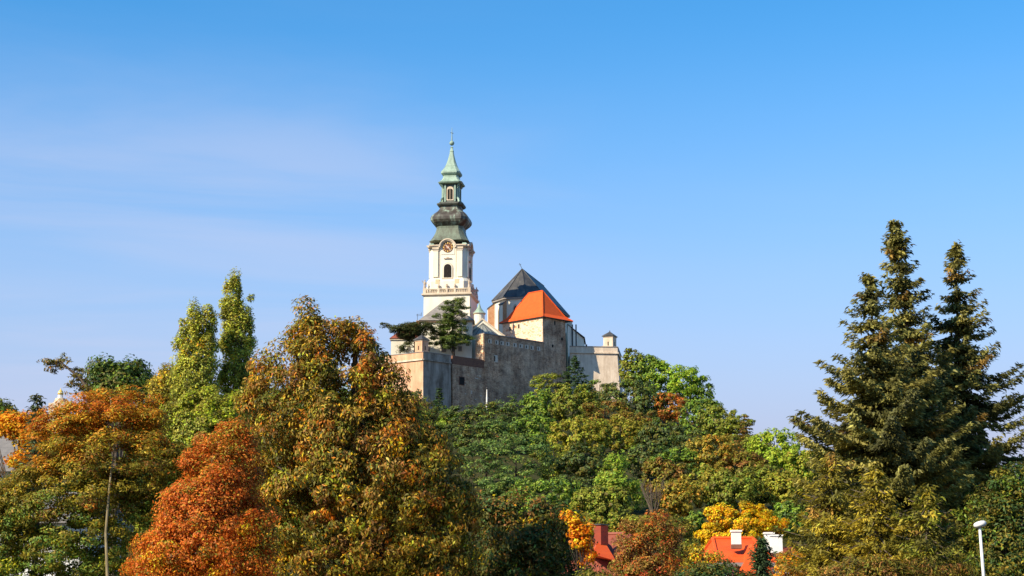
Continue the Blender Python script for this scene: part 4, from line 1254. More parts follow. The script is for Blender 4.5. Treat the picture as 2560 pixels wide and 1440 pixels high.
crown_tree("beech_tree", "rust orange tree glowing in front of the big chestnut", "beech",
    [(545, 1065), (600, 1050), (640, 1085), (655, 1150), (648, 1230), (690, 1290), (700, 1370), (690, 1530), (315, 1530), (322, 1420), (350, 1340), (400, 1290), (418, 1235), (455, 1190), (470, 1120), (500, 1090)],
    49, height_pal((.05, [(3, (.40, .12, .012)), (3, RUST), (1.5, GOLD), (2, OLIVE_Y)]), (.3, [(5, RUST), (3, (.38, .105, .012)), (1, GOLD), (2, OLIVE)]), (.65, [(6, (.26, .075, .014)), (3, (.34, .09, .013)), (1.5, OLIVE_Y), (1, BROWN)]), (.92, [(3, RUST), (2, TAN), (2, OLIVE_Y)])),
    .36, 430, 75, .17, .075, 500, k=.6, seed=22, gain=.95, fine=.52, r0=.18, limbs=26, droop=.2, spread=.6, jitter=.32)
POP = [(5, (.17, .185, .03)), (3, (.23, .25, .035)), (3, (.12, .13, .03)), (1.5, OLIVE_D), (.4, GOLD)]
crown_tree("poplar_tree", "shorter poplar with two rounded tips, yellow green", "poplar",
    [(470, 775), (478, 750), (486, 736), (497, 752), (508, 778), (522, 760), (532, 744), (541, 765), (548, 800), (540, 850), (550, 900), (545, 950), (560, 1010), (580, 1080), (400, 1080), (420, 1020), (432, 985), (424, 930), (440, 900), (436, 860), (452, 820), (448, 795), (462, 790)],
    84, POP, .27, 420, 42, .19, .10, 495, inset=.75, k=.75, droop=-.9, gain=1.1, jitter=.4, seed=23, r0=.2, limbs=24, up=.3, squash=1.2, mat="bark", group="poplars")
crown_tree("poplar_tree", "tallest poplar with a narrow spire and a side tip", "poplar",
    [(556, 735), (566, 700), (577, 690), (587, 664), (597, 688), (605, 700), (606, 740), (614, 765), (622, 745), (636, 726), (638, 770), (632, 800), (643, 840), (634, 880), (646, 930), (640, 970), (655, 1010), (650, 1090), (535, 1090), (546, 1000), (540, 950), (552, 900), (548, 850), (560, 820), (546, 790), (548, 765)],
    86, POP, .27, 430, 42, .19, .10, 590, inset=.75, k=.75, droop=-.9, gain=1.1, jitter=.4, seed=24, r0=.2, limbs=24, up=.3, squash=1.2, group="poplars")
crown_tree("lime_tree", "bright yellow green bushy tree at the foot of the poplars", "lime tree",
    [(390, 1060), (425, 1000), (450, 1012), (470, 965), (505, 985), (540, 955), (575, 990), (605, 975), (632, 1040), (640, 1110), (600, 1180), (500, 1220), (420, 1200), (380, 1120)],
    78, [(5, (.22, .27, .022)), (4, (.17, .18, .03)), (4, (.125, .145, .03)), (2, OLIVE), (1, OLIVE_D)], .32, 480, 50, .2, .11, 510, k=.7, seed=25, r0=.2, limbs=20)
crown_tree("larch_tree", "airy autumn tree with orange top, olive skirt and a pale visible trunk", "tree",
    [(125, 1015), (200, 985), (280, 975), (360, 972), (415, 1005), (405, 1060), (440, 1105), (475, 1130), (462, 1190), (425, 1230), (405, 1290), (345, 1340), (325, 1440), (315, 1540), (-130, 1540), (-80, 1330), (-30, 1230), (60, 1170), (95, 1120), (85, 1060)],
    56, height_pal((.05, [(4, OLIVE), (3, YG), (3, GREEN)]), (.28, [(4, GREEN), (2, (.07, .12, .03)), (3, OLIVE), (1, OLIVE_D)]), (.5, [(5, OLIVE), (3, OLIVE_Y), (2, OLIVE_D)]), (.68, [(5, OLIVE_Y), (3, OLIVE), (2, BROWN)]), (.82, [(4, (.30, .13, .016)), (3, OLIVE_Y), (2, BROWN), (2, RUST)]), (.97, [(4, (.32, .13, .014)), (2, (.30, .16, .015)), (2, RUST), (1.5, OLIVE_Y)])),
    .40, 800, 60, .22, .075, 280, k=.5, trunk_dy=-2.6, seed=26, fine=.55, inset=.15, r0=.07, limbs=0, mat="bark_pale", squash=.5, front=.35, up=.6, ttop=(P(272, 990, 56).x, P(272, 990, 56).z))
crown_tree("maple_tree", "orange maple at the photo edge beside the grey roof", "maple",
    [(-60, 1062), (0, 1050), (40, 1025), (90, 1030), (112, 1060), (112, 1110), (88, 1165), (40, 1175), (22, 1150), (62, 1130), (50, 1095), (-60, 1090)],
    68, [(5, (.50, .18, .014)), (3, ORANGE), (2, GOLD), (1, OLIVE_Y)], .38, 90, 60, .2, .11, 45, k=.7, seed=27, r0=.15, limbs=14, jitter=.3)
crown_tree("yew_tree", "dark brown evergreen bush in the shade under the grey roof", "yew",
    [(-80, 1190), (0, 1175), (60, 1185), (100, 1210), (90, 1290), (40, 1330), (-80, 1330)], 64, [(3, OLIVE_D), (2, BROWN), (2, GREEN_D)], .42, 90, 55, .2, .09, 20, k=.7, seed=28, limbs=10)
conifer("spruce_tree", "small dark spruce tip above the orange larch", "spruce", [(92, 985), (96, 1080), (98, 1200)], [(985, 3), (1010, 18), (1040, 26), (1100, 36), (1180, 50)], 66, 29, [(3, FIR_D), (2, SPRUCE)], dz=.3, nb=6, L=.2, W=.08)
crown_tree("oak_tree", "dark green rounded tree on the skyline beside the bare leaning branches", "oak",
    [(222, 935), (240, 905), (262, 900), (290, 912), (320, 905), (345, 898), (368, 915), (377, 950), (375, 1000), (340, 1020), (240, 1020), (220, 985)],
    118, [(4, GREEN), (4, GREEN_D), (2, OLIVE_D)], .75, 110, 60, .36, .22, 300, k=.8, seed=30, r0=.25, limbs=14)
crown_tree("birch_tree", "small mustard tree between the dark round tree and the poplars", "birch",
    [(372, 965), (395, 925), (420, 912), (440, 940), (445, 1000), (400, 1020), (372, 1000)], 100, [(4, OLIVE_Y), (3, OLIVE), (1, GOLD)], .5, 60, 55, .26, .13, 405, k=.8, seed=31, r0=.15, limbs=10)
crown_tree("distant_tree", "dull green tree far off at the photo edge above the orange maple", "tree",
    [(-60, 1000), (0, 1003), (30, 1018), (45, 1050), (40, 1090), (-60, 1090)], 150, [(3, GREEN), (3, OLIVE_D)], .8, 70, 50, .4, .25, -10, k=.8, seed=32, limbs=8)

def leaning_larch():
    Y = 72; rng = np.random.default_rng(33)
    b = P(300, 1150, Y); gz = float(terrain(b.x, Y))
    r = thing("bare_larch", (b.x, Y, gz), "sparse half bare larch leaning out against the sky", "larch")
    pts = [(b.x, Y, gz), P(290, 1100, Y), P(245, 1005, Y), P(200, 945, Y), P(155, 908, Y), P(110, 895, Y)]
    mb = MB(); mb.tube(pts, [.17, .13, .10, .065, .04, .015], 7)
    tw = []
    for k in range(46):
        s = rng.uniform(.35, 1) * 5; i = min(int(s), 4); a = Vector(pts[i]).lerp(Vector(pts[i + 1]), s - i)
        ln = rng.uniform(.3, 1.25) * (1.3 - s / 6)
        d = Vector((rng.normal() * .7 - .35, rng.normal() * .6, rng.normal() * .45 - .15)).normalized()
        e = a + d * ln; mb.tube([a, a.lerp(e, .5) + Vector((0, 0, -.05)), e], [.018, .013, .006], 4)
        for q in np.linspace(.3, 1, 5): tw.append(a.lerp(e, q))
    mb.build("trunk", M["bark"], r)
    c = np.array(tw); c = c[rng.random(len(c)) < .5]
    foliage(r, c, c.mean(0), .16, 12, .13, .05, [(3, OLIVE_D), (2, TAN), (2, OLIVE)], rng, squash=.6)
leaning_larch()

# dark tree standing in the chestnut's shadow, and the small trees round the houses
crown_tree("walnut_tree", "dark brown green tree in deep shade between the chestnut and the red roofs", "walnut",
    [(1190, 1270), (1230, 1235), (1300, 1225), (1370, 1240), (1430, 1265), (1460, 1310), (1475, 1380), (1480, 1540), (1160, 1540), (1170, 1350)],
    66, [(4, OLIVE_D), (3, GREEN_D), (2, BROWN), (.4, GOLD)], .5, 240, 55, .25, .11, 1320, k=.75, seed=34, r0=.22, limbs=20, droop=.8)
crown_tree("young_maple", "thin maple with vivid orange leaves beside the brick chimney", "maple",
    [(1405, 1290), (1425, 1272), (1445, 1300), (1475, 1305), (1490, 1340), (1485, 1400), (1455, 1420), (1440, 1370), (1425, 1330)],
    58, [(5, (.42, .105, .006)), (3, (.44, .19, .008)), (2, GOLD)], .24, 34, 24, .17, .12, 1455, k=.8, gain=1.15, inset=.2, seed=35, r0=.06, limbs=16, mat="bark_dark")
crown_tree("dogwood_shrub", "brown and red shrub thicket in front of the half hidden red roof", "shrub",
    [(1530, 1320), (1580, 1300), (1640, 1285), (1690, 1295), (1712, 1330), (1715, 1400), (1705, 1530), (1500, 1530), (1505, 1430), (1545, 1400), (1540, 1360)],
    74, [(4, BROWN), (3, OLIVE), (2, RED), (2, TAN), (1.5, RUST)], .34, 240, 50, .19, .075, 1610, k=.6, seed=36, r0=.08, limbs=40, jitter=.35)
crown_tree("golden_maple", "golden yellow maple rising behind the bright orange roof", "maple",
    [(1730, 1345), (1760, 1320), (1765, 1270), (1800, 1262), (1840, 1268), (1860, 1255), (1885, 1268), (1920, 1260), (1930, 1290), (1965, 1290), (1975, 1320), (1940, 1345), (1890, 1370), (1830, 1390), (1760, 1380)],
    101, [(6, (.45, .26, .009)), (2, (.43, .17, .006)), (2, (.22, .2, .015)), (1.2, OLIVE_Y)], .30, 230, 55, .24, .14, 1850, k=.7, seed=37, r0=.16, limbs=16)
crown_tree("elder_bush", "dull green bush filling the gap between the brown thicket and the golden maple", "bush",
    [(1640, 1300), (1680, 1290), (1720, 1305), (1745, 1340), (1745, 1400), (1730, 1520), (1640, 1520)], 97, [(3, OLIVE), (3, GREEN), (2, OLIVE_D)], .4, 110, 50, .22, .13, 1690, k=.8, seed=66, limbs=10)
crown_tree("hazel_bush", "yellow bush left of the bright orange roof, under the golden maple", "bush",
    [(1705, 1395), (1735, 1360), (1775, 1368), (1806, 1385), (1812, 1440), (1780, 1520), (1700, 1520)], 78, [(3, GOLD), (3, OLIVE_Y), (2, OLIVE)], .34, 70, 50, .19, .1, 1750, k=.8, seed=38, limbs=10)
conifer("cypress_tree", "dark slim cypress in front of the bright orange roof", "cypress", [(1905, 1345), (1905, 1440)], [(1345, 4), (1370, 14), (1400, 26), (1440, 34), (1560, 40)], 80, 39, [(3, SPRUCE), (2, GREEN_D)], dz=.16, nb=7, droop=-.25, L=.2, W=.08, dens=1.2, uptip=.5)
crown_tree("orange_bush", "glowing orange bush under the two white chimneys", "bush",
    [(1935, 1410), (1955, 1380), (1990, 1370), (2015, 1385), (2030, 1420), (2030, 1520), (1920, 1520)], 72, [(4, ORANGE), (4, GOLD), (2, OLIVE_Y)], .3, 80, 50, .17, .09, 1980, k=.8, seed=40, limbs=10)
crown_tree("laurel_bush", "dark green hedge bush at the photo foot below the orange roof", "bush",
    [(1660, 1440), (1720, 1420), (1780, 1398), (1825, 1412), (1860, 1440), (1890, 1470), (1890, 1540), (1650, 1540)], 52, [(4, GREEN_D), (3, OLIVE_D), (1, BROWN)], .3, 130, 50, .16, .08, 1780, k=.7, seed=41, limbs=8)
crown_tree("privet_bush", "olive bush between the dark shaded tree and the brown thicket", "bush",
    [(1440, 1440), (1475, 1420), (1520, 1432), (1545, 1470), (1545, 1540), (1425, 1540)], 56, [(3, OLIVE), (3, OLIVE_D), (1, GREEN)], .3, 70, 50, .16, .08, 1490, k=.8, seed=42, limbs=8)

LARCH = [(5, OLIVE), (3, (.15, .13, .02)), (2, OLIVE_D), (1.2, OLIVE_Y), (1, TAN)]
LARCHG = [(5, OLIVE), (3, (.12, .135, .02)), (2, OLIVE_D), (1, GREEN), (1, OLIVE_Y)]
GL = "olive larches below the firs"
kw_l = dict(droop=.34, L=.17, W=.055, dens=2.4, dz=.34, nb=8, group=GL, mat="bark", uptip=.2)
conifer("larch_tree", "olive larch under the wide skirt of the shortest fir, beside the orange bush", "larch", [(2075, 1135), (2078, 1440)], [(1135, 8), (1170, 60), (1230, 92), (1320, 108), (1430, 125), (1500, 130)], 53, 61, LARCH, **kw_l)
conifer("larch_tree", "yellow olive larch filling the gap below the stem of the shortest fir", "larch", [(2190, 1170), (2192, 1440)], [(1170, 8), (1210, 60), (1290, 95), (1380, 115), (1500, 130)], 51, 62, [(4, OLIVE_Y), (4, OLIVE), (1, OLIVE_D)], **kw_l)
conifer("larch_tree", "olive larch directly left of the lamp post, below the tallest fir", "larch", [(2315, 1215), (2320, 1440)], [(1215, 8), (1250, 55), (1320, 100), (1420, 125), (1500, 130)], 50, 63, LARCHG, **kw_l)
conifer("larch_tree", "greener larch right behind the lamp post", "larch", [(2425, 1235), (2428, 1440)], [(1235, 8), (1280, 50), (1350, 80), (1440, 100), (1500, 105)], 56, 64, [(3, GREEN), (4, OLIVE), (2, OLIVE_D)], **kw_l)
crown_tree("juniper_bush", "low brown olive juniper along the photo foot between the orange bush and the lamp post", "bush",
    [(2030, 1440), (2080, 1405), (2180, 1395), (2280, 1400), (2380, 1395), (2430, 1420), (2440, 1540), (2010, 1540)], 47, [(3, OLIVE), (3, BROWN), (2, OLIVE_D), (1, TAN)], .28, 200, 50, .16, .06, 2230, k=.5, seed=65, limbs=14, droop=.5)
crown_tree("yew_tree", "dark green yew at the photo edge behind the lamp post", "yew",
    [(2430, 1240), (2480, 1180), (2530, 1160), (2600, 1150), (2640, 1540), (2420, 1540), (2440, 1400)],
    54, [(4, GREEN_D), (3, OLIVE_D), (2, OLIVE), (1, GREEN)], .42, 240, 60, .2, .08, 2530, k=.6, seed=45, r0=.18, limbs=26, squash=.6, up=.5)

# ------------------------------------------------------------------ pines on the castle terrace
def terrace_pine(label, stem, clumps, Y, seed, pal):
    rng = np.random.default_rng(seed)
    pts = [P(x, y, Y) for x, y in stem]
    r = thing("pine_tree", pts[0], label, "pine", "pines on the castle terrace")
    mb = MB(); n = len(pts)
    mb.tube(pts, [.42 - .34 * k / (n - 1) for k in range(n)], 7)
    cen = []; col = []
    for x, y, w, h in clumps:
        c = P(x, y, Y + rng.uniform(-1.2, 1.2)); ww = w * Y / F; hh = h * Y / F
        i = min(range(n), key=lambda q: abs(pts[q].z - (c.z - .6))); mb.tube([pts[i], Vector(pts[i]).lerp(c, .6) + Vector((0, 0, .1)), c], [.15, .1, .05], 5)
        for k in range(max(4, int(w / 3.2))):
            cen.append((c.x + rng.uniform(-.5, .5) * ww, c.y + rng.uniform(-.5, .5) * ww * .8, c.z + rng.uniform(-.5, .5) * hh)); col.append(0)
    mb.build("trunk", M["bark_dark"], r)
    cen = np.array(cen)
    foliage(r, cen, np.array([cen[:, 0].mean(), Y, cen[:, 2].min() - 1]), 1.05, 70, .42, .17, pal, rng, squash=.42, up=.6, spread=.5)
terrace_pine("upright layered pine with sunlit green boughs in front of the bell tower", [(1134, 890), (1133, 850), (1131, 800), (1133, 750)],
    [(1148, 749, 26, 6), (1135, 756, 40, 8), (1157, 768, 30, 6), (1112, 768, 22, 5), (1128, 772, 40, 10), (1150, 786, 26, 7), (1105, 790, 40, 9), (1130, 793, 46, 12), (1118, 808, 50, 10), (1150, 806, 34, 9), (1100, 818, 36, 8), (1140, 822, 52, 12), (1090, 833, 32, 9), (1112, 838, 54, 11), (1155, 840, 48, 10), (1172, 845, 24, 6), (1092, 846, 36, 8), (1140, 852, 56, 9), (1110, 858, 40, 8), (1160, 858, 34, 7), (1122, 866, 34, 7), (1126, 800, 44, 10), (1130, 815, 52, 11), (1126, 830, 56, 11), (1134, 845, 58, 10), (1135, 778, 34, 9), (1140, 764, 30, 7)],
    455, 51, [(4, (.055, .085, .022)), (3, (.035, .055, .018)), (2, (.09, .12, .025))])
terrace_pine("flat topped dark pine spreading over the sentry turret", [(1038, 890), (1038, 868), (1036, 845), (1040, 820)],
    [(968, 812, 24, 6), (985, 818, 34, 8), (1005, 822, 44, 9), (1015, 812, 30, 7), (1030, 812, 44, 9), (1055, 812, 44, 9), (1078, 812, 36, 9), (1000, 832, 40, 9), (1025, 828, 44, 10), (1050, 826, 44, 9), (1074, 826, 34, 8), (1010, 842, 32, 8), (1030, 848, 26, 8), (1018, 858, 24, 8), (1008, 868, 24, 9), (1006, 876, 24, 6), (1070, 856, 20, 5), (992, 824, 40, 9), (1015, 822, 46, 10), (1040, 820, 46, 10), (1062, 819, 40, 9), (1028, 836, 40, 8), (1052, 836, 30, 7), (1008, 834, 30, 8)],
    453, 52, [(4, (.030, .040, .018)), (3, (.045, .052, .020)), (1, (.06, .075, .022))])

# ------------------------------------------------------------------ the wooded hill
def blob(w, h, rng, kind):
    n = 26; pts = []
    for k in range(n):
        a = 2 * math.pi * k / n; c, s = math.cos(a), math.sin(a)
        if kind == 'cone':
            t = (s + 1) / 2; hw = (1 - t) ** .75 * .95 + .06; x = hw * w / 2 * (1 if c > 0 else -1) * min(1, abs(c) * 3); z = s * h / 2
        else:
            e = .75
            x = math.copysign(abs(c) ** e, c) * w / 2; z = math.copysign(abs(s) ** e, s) * h / 2
        q = 1 + rng.normal(0, .07)
        pts.append((x * q, z * q))
    return pts
HG = "trees on the castle hill"
def hill_tree(cx_, top, bot, w, kind, pal, label, name="hill_tree", cat="tree"):
    seed = int(cx_ * 7 + top * 13); rng = np.random.default_rng(seed)
    g = ground_hit(cx_, bot + 14)
    Y = g.y
    x = XP(cx_, Y, bot); gz = float(terrain(x, Y))
    zt, zb = ZP(top, Y), ZP(bot, Y) - .8
    if zb < gz + .3: zb = gz + .3
    ww = w * 1.2 * Y / F; hh = max(zt - zb, 2.5)
    rt = thing(name, (x, Y, gz), label, cat, HG)
    s = Y / 300.0
    if kind in ('round', 'cone'):
        poly = [(x + a, (zt + zb) / 2 + b) for a, b in blob(ww, hh, rng, kind)]
        r = max(.40, min(ww, hh) * .115)
        n = int(np.clip(ww * hh / (r * r) * 1.0, 30, 150))
        cen, dep = clump_centres(poly, Y, n, rng, r, .85)
        per = int(np.clip(r * r * 85 / (s * s), 24, 60))
        lf = .40 * s + .08
        foliage(rt, cen, np.array([x, Y, zb + hh * .35]), r, per, lf, lf * .6, pal, rng, squash=.8, up=.3, spread=.4, jitter=.22, gain=1.2)
        wood(rt, (x, Y, gz), (x, Y, zb + hh * .75), cen, rng, .2, "bark_dark", 7)
    elif kind == 'pine':
        poly = [(x + a, (zt + zb) / 2 + b) for a, b in blob(ww, hh, rng, 'round')]
        r = max(.5, min(ww, hh) * .14)
        n = int(np.clip(ww * hh / (r * r) * .8, 26, 100))
        cen, dep = clump_centres(poly, Y, n, rng, r, .85)
        lf = .40 * s + .1
        per = int(np.clip(r * r * 85 / (s * s), 24, 60))
        foliage(rt, cen, np.array([x, Y, zb]), r * 1.15, per, lf, lf * .45, pal, rng, squash=.42, up=.6, spread=.4, jitter=.25, gain=1.25)
        wood(rt, (x, Y, gz), (x, Y, zb + hh * .8), cen, rng, .18, "bark_dark", 9)
    elif kind == 'spruce':
        COL.objects  # a narrow conifer in tiers
        cs, rr = [], []
        m = int(hh / .55) + 4
        for k in range(m):
            t = k / (m - 1); R = ww / 2 * (t ** .85) * rng.uniform(.8, 1.15) + .15
            z = zt - .2 - t * (hh - .3)
            q = int(4 + R * 4)
            for j in range(q):
                a = rng.uniform(0, 6.28); d = R * rng.uniform(.35, 1)
                cs.append((x + math.cos(a) * d, Y + math.sin(a) * d, z - d * .18))
        cen = np.array(cs)
        lf = .34 * s + .1
        foliage(rt, cen, np.array([x, Y, zb]), .48, 16, lf, lf * .4, pal, rng, squash=.35, up=.7, spread=.4, jitter=.25)
        wood(rt, (x, Y, gz), (x, Y, zt - .3), cen, rng, .17, "bark_dark", 10, bark_top=.1)
    return rt
R_, C_, N_, S_ = 'round', 'cone', 'pine', 'spruce'
pO = [(4, (.095, .11, .02)), (2, OLIVE_D), (2, (.13, .15, .022)), (1, GREEN)]
pOY = [(3, (.15, .135, .022)), (3, OLIVE), (2, (.12, .14, .02)), (1, GREEN)]
pG = [(4, GREEN), (2, (.10, .155, .022)), (2, GREEN_D)]
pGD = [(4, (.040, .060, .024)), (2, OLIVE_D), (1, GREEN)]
pL = [(5, (.110, .165, .020)), (3, (.085, .135, .020)), (1, (.14, .17, .02))]
pB = [(4, (.055, .092, .030)), (3, (.075, .11, .026)), (2, (.035, .058, .022))]
pS = [(4, SPRUCE), (2, GREEN_D)]
pBr = [(3, BROWN), (3, OLIVE), (2, OLIVE_D)]
pR = [(4, (.24, .085, .02)), (2, OLIVE), (2, BROWN)]
pY = [(4, (.145, .15, .02)), (3, (.12, .13, .02)), (2, OLIVE)]
pOr = [(2, (.22, .12, .018)), (3, (.14, .12, .02)), (3, OLIVE)]
HILL = [
 # along the foot of the walls
 (1097, 970, 1052, 48, S_, pS, "thin dark conifer against the grey bastion face", "spruce_tree", "spruce"),
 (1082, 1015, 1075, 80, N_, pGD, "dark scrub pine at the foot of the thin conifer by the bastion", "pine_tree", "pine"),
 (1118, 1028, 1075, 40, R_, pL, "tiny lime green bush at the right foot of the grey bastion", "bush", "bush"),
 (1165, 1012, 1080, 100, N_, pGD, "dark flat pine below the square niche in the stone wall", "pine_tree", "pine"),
 (1235, 1000, 1062, 95, N_, pGD, "dark pine right at the foot of the pale mast", "pine_tree", "pine"),
 (1300, 985, 1050, 95, N_, pB, "blue green pine below the middle of the stone wall", "pine_tree", "pine"),
 (1352, 975, 1050, 85, R_, pG, "mid green tree between the blue green pine and the light olive tree under the wall", "hill_tree", "tree"),
 (1372, 935, 1000, 76, N_, pO, "scraggy olive pine rising against the stone wall, left of the dark spruce", "pine_tree", "pine"),
 (1437, 888, 1000, 122, S_, pS, "pointed dark spruce before the join of stone wall and pale bastion", "spruce_tree", "spruce"),
 (1432, 965, 1045, 110, R_, pO, "light olive tree directly below the pointed dark spruce", "hill_tree", "tree"),
 (1500, 945, 1015, 80, N_, pGD, "dark ragged pine under the sunlit bastion corner", "pine_tree", "pine"),
 (1512, 1000, 1078, 110, N_, pBr, "brown tinged pine below the far bastion, under the dark ragged pine", "pine_tree", "pine"),
 (1583, 872, 965, 56, R_, pO, "dark olive tree touching the right edge of the far bastion", "hill_tree", "tree"),
 (1618, 886, 965, 84, R_, pG, "green dome on the skyline, second tree right of the far bastion", "hill_tree", "tree"),
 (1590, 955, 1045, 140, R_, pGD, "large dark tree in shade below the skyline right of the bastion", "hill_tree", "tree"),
 (1680, 903, 1005, 140, R_, [(5, (.14, .205, .02)), (3, (.10, .16, .02))], "big lime green dome on the skyline right of the castle", "hill_tree", "tree"),
 (1742, 945, 1025, 78, R_, pG, "dark green tree on the skyline just down the slope from the lime dome", "hill_tree", "tree"),
 (1675, 985, 1045, 84, R_, pR, "rust red little tree below the lime green dome", "hill_tree", "tree"),
 (1757, 1000, 1075, 92, R_, pG, "plain green tree on the falling skyline, two down from the lime dome", "hill_tree", "tree"),
 (1798, 1012, 1090, 84, R_, pO, "olive tree on the falling skyline above the orange olive tree", "hill_tree", "tree"),
 (1836, 1036, 1105, 78, N_, pO, "flat olive pine on the falling skyline left of the dark spruce", "pine_tree", "pine"),
 (1866, 1038, 1150, 74, S_, pBr, "dark brown spruce breaking the skyline halfway down the slope", "spruce_tree", "spruce"),
 (1938, 1075, 1180, 116, R_, [(5, (.15, .20, .02)), (3, (.11, .16, .02))], "lime yellow dome at the low end of the skyline", "hill_tree", "tree"),
 (2018, 1118, 1200, 120, R_, [(4, (.15, .18, .02)), (3, (.11, .16, .02)), (2, OLIVE)], "yellow green tree where the skyline meets the firs", "hill_tree", "tree"),
 (1898, 1090, 1165, 70, R_, pO, "dull olive tree squeezed between the brown spruce and the lime yellow dome", "hill_tree", "tree"),
 # second row
 (1175, 1050, 1125, 110, N_, pGD, "dark pine beside the chestnut crown, second row below the bastion", "pine_tree", "pine"),
 (1258, 1045, 1125, 110, N_, pB, "blue green pine in the second row below the pale mast", "pine_tree", "pine"),
 (1335, 1040, 1120, 110, R_, pG, "fresh green tree in the second row left of the yellow tree", "hill_tree", "tree"),
 (1450, 1043, 1130, 136, R_, pY, "broad yellow tree in the middle of the wooded slope", "hill_tree", "tree"),
 (1552, 1044, 1115, 110, R_, pOY, "mustard tipped tree directly right of the broad yellow tree", "hill_tree", "tree"),
 (1590, 1020, 1085, 100, N_, pBr, "brownish pine under the large shaded tree", "pine_tree", "pine"),
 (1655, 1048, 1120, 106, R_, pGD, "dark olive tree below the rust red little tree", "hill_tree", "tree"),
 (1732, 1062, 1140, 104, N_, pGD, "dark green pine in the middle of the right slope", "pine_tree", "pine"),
 (1785, 1085, 1185, 116, R_, pOr, "orange and olive tree on the right slope below the skyline", "hill_tree", "tree"),
 (1858, 1128, 1200, 96, R_, pBr, "brown olive tree under the brown spruce", "hill_tree", "tree"),
 # third row
 (1215, 1100, 1200, 120, N_, pB, "blue green pine leaning on the chestnut's right edge", "pine_tree", "pine"),
 (1290, 1085, 1215, 150, N_, pB, "large blue green pine in the middle of the slope", "pine_tree", "pine"),
 (1385, 1105, 1200, 120, N_, pO, "olive pine right of the large blue green pine", "pine_tree", "pine"),
 (1462, 1110, 1200, 110, R_, pGD, "dark olive tree under the broad yellow tree, left of the lime cone", "hill_tree", "tree"),
 (1540, 1112, 1275, 138, C_, [(5, (.105, .155, .02)), (3, (.085, .13, .02)), (2, (.12, .145, .02))], "bright lime green cone shaped tree low on the slope", "hill_tree", "tree"),
 (1620, 1110, 1190, 100, R_, pGD, "deep green tree behind the right shoulder of the lime cone", "hill_tree", "tree"),
 (1690, 1122, 1190, 110, N_, pG, "flat green pine above the brown tree", "pine_tree", "pine"),
 (1665, 1150, 1235, 110, R_, pBr, "brown tree right of the lime cone", "hill_tree", "tree"),
 (1775, 1165, 1260, 110, R_, pOY, "olive yellow tree below the orange and olive tree", "hill_tree", "tree"),
 (1838, 1180, 1275, 110, R_, pO, "olive tree above the golden maple's right half", "hill_tree", "tree"),
 (1905, 1165, 1260, 110, R_, pO, "dull olive tree below the lime yellow skyline dome", "hill_tree", "tree"),
 (1968, 1180, 1275, 100, R_, pY, "yellow green tree left of the broad olive larch", "hill_tree", "tree"),
 # lowest row
 (1268, 1185, 1260, 110, N_, pB, "blue green pine in the lowest row beside the chestnut", "pine_tree", "pine"),
 (1370, 1195, 1300, 150, R_, pG, "green tree with bright top above the dark shaded walnut", "hill_tree", "tree"),
 (1440, 1180, 1265, 90, N_, pGD, "dark pine in the gap left of the lime cone's foot", "pine_tree", "pine"),
 (1520, 1215, 1310, 150, R_, pO, "olive dome in front of the foot of the lime cone", "hill_tree", "tree"),
 (1700, 1198, 1285, 100, R_, pOr, "rust and gold tree right of the bare shrub", "hill_tree", "tree"),
 (1652, 1275, 1330, 70, R_, pR, "small red brown tree at the foot of the bare shrub", "hill_tree", "tree"),
 (1590, 1285, 1345, 110, R_, pOY, "yellowish olive tree right above the brown shrub thicket", "hill_tree", "tree"),
 (1735, 1275, 1340, 60, R_, pG, "small fresh green tree at the left edge of the golden maple", "hill_tree", "tree"),
 (1495, 1290, 1345, 80, R_, pOY, "mustard olive bush behind the brick chimney", "bush", "bush"),
 (1985, 1255, 1340, 90, R_, pG, "green tree between the golden maple and the broad olive larch", "hill_tree", "tree"),
]
for a in HILL:
    hill_tree(*a)

def bare_shrub():
    rng = np.random.default_rng(77)
    g = ground_hit(1634, 1296); Y = g.y - 3
    x = XP(1634, Y, 1296); gz = float(terrain(x, Y))
    r = thing("bare_tree", (x, Y, gz), "leafless grey tree with forked branches low on the slope", "tree")
    mb = MB()
    H = ZP(1196, Y) - gz
    for k in range(9):
        a = rng.uniform(-.42, .42); b = rng.uniform(-.3, .3); h = H * rng.uniform(.7, 1)
        p = [Vector((x, Y, gz - .1)), Vector((x + a * h * .25, Y + b * h * .2, gz + h * .35)), Vector((x + a * h * .6, Y + b * h * .5, gz + h * .7)), Vector((x + a * h * .8, Y + b * h * .8, gz + h))]
        mb.tube(p, [.10, .075, .045, .015], 5)
        for q in range(9):
            s = p[1].lerp(p[3], rng.uniform(.1, .8)); e = s + Vector((rng.normal() * .5, rng.normal() * .4, rng.uniform(.6, 1.6)))
            mb.tube([s, e], [.03, .01], 4)
    mb.build("trunk", M["bark"], r)
bare_shrub()

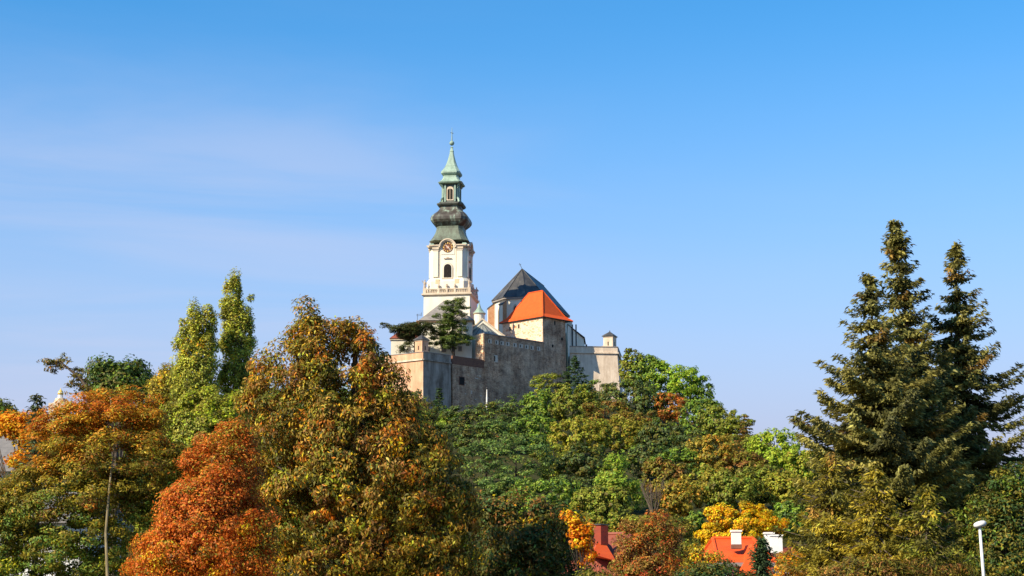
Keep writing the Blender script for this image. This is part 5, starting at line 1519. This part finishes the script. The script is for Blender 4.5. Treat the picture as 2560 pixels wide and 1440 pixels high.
# undergrowth covering the hillside between the trees
def undergrowth():
    rng = np.random.default_rng(99)
    n = 5200
    x = rng.uniform(-110, 150, n); y = 118 + (470 - 118) * rng.random(n) ** .8
    ok = ~((x > -22) & (x < 34) & (y > 432))
    x, y = x[ok], y[ok]
    cen = np.stack([x, y, terrain(x, y) + .35], 1)
    core = cen.mean(0) - np.array([0, 0, 400.])
    o = foliage(None, cen, core, .9, 9, .55, .33, [(3, OLIVE_D), (3, GREEN_D), (2, BROWN), (1, OLIVE)], rng, squash=.7, up=.5, name="undergrowth")
    tag(o, kind='stuff')
undergrowth()

# the wood on both flanks of the hill, where single trees cannot be told apart
def woodland():
    rng = np.random.default_rng(123)
    cs, pals = [], []
    allpal = [pO, pG, pOY, pGD, pBr, pY]
    cols = []
    spots = []
    for _ in range(6000):
        x = rng.uniform(-175, 165); y = rng.uniform(135, 470)
        sx = (x - 0) / y * F + 1280
        left = sx < 1095 - 40; right = sx > 2120
        if not (left or right): continue
        if left and y > 400 and x > -45: continue
        if any((x - a) ** 2 + (y - b) ** 2 < 30 for a, b in spots): continue
        spots.append((x, y))
    for x, y in spots:
        g = float(terrain(x, y)); h = rng.uniform(5, 8); w = rng.uniform(2.6, 4.2)
        u = nrm(rng.normal(size=(34, 3))) * rng.random((34, 1)) ** .4
        c = np.stack([x + u[:, 0] * w, y + u[:, 1] * w, g + h * .52 + u[:, 2] * h * .5], 1)
        cs.append(c); cols.append(np.tile(pick(allpal[rng.integers(len(allpal))], 1, rng), (34, 1)))
    cen = np.concatenate(cs); colr = np.concatenate(cols)
    def pal(p, r_):
        if len(p) == len(cen): return colr
        return colr[np.repeat(np.arange(len(cen)), 1)][r_.integers(0, len(cen), len(p))]
    core = np.array([c.mean(0) for c in cs]); core = np.repeat(core, 34, 0) - np.array([0, 0, 1.5])
    o = foliage(None, cen, core, .95, 26, .5, .3, pal, rng, squash=.8, up=.3, spread=.4, name="woodland", blend=0.0)
    tag(o, kind='stuff')
woodland()
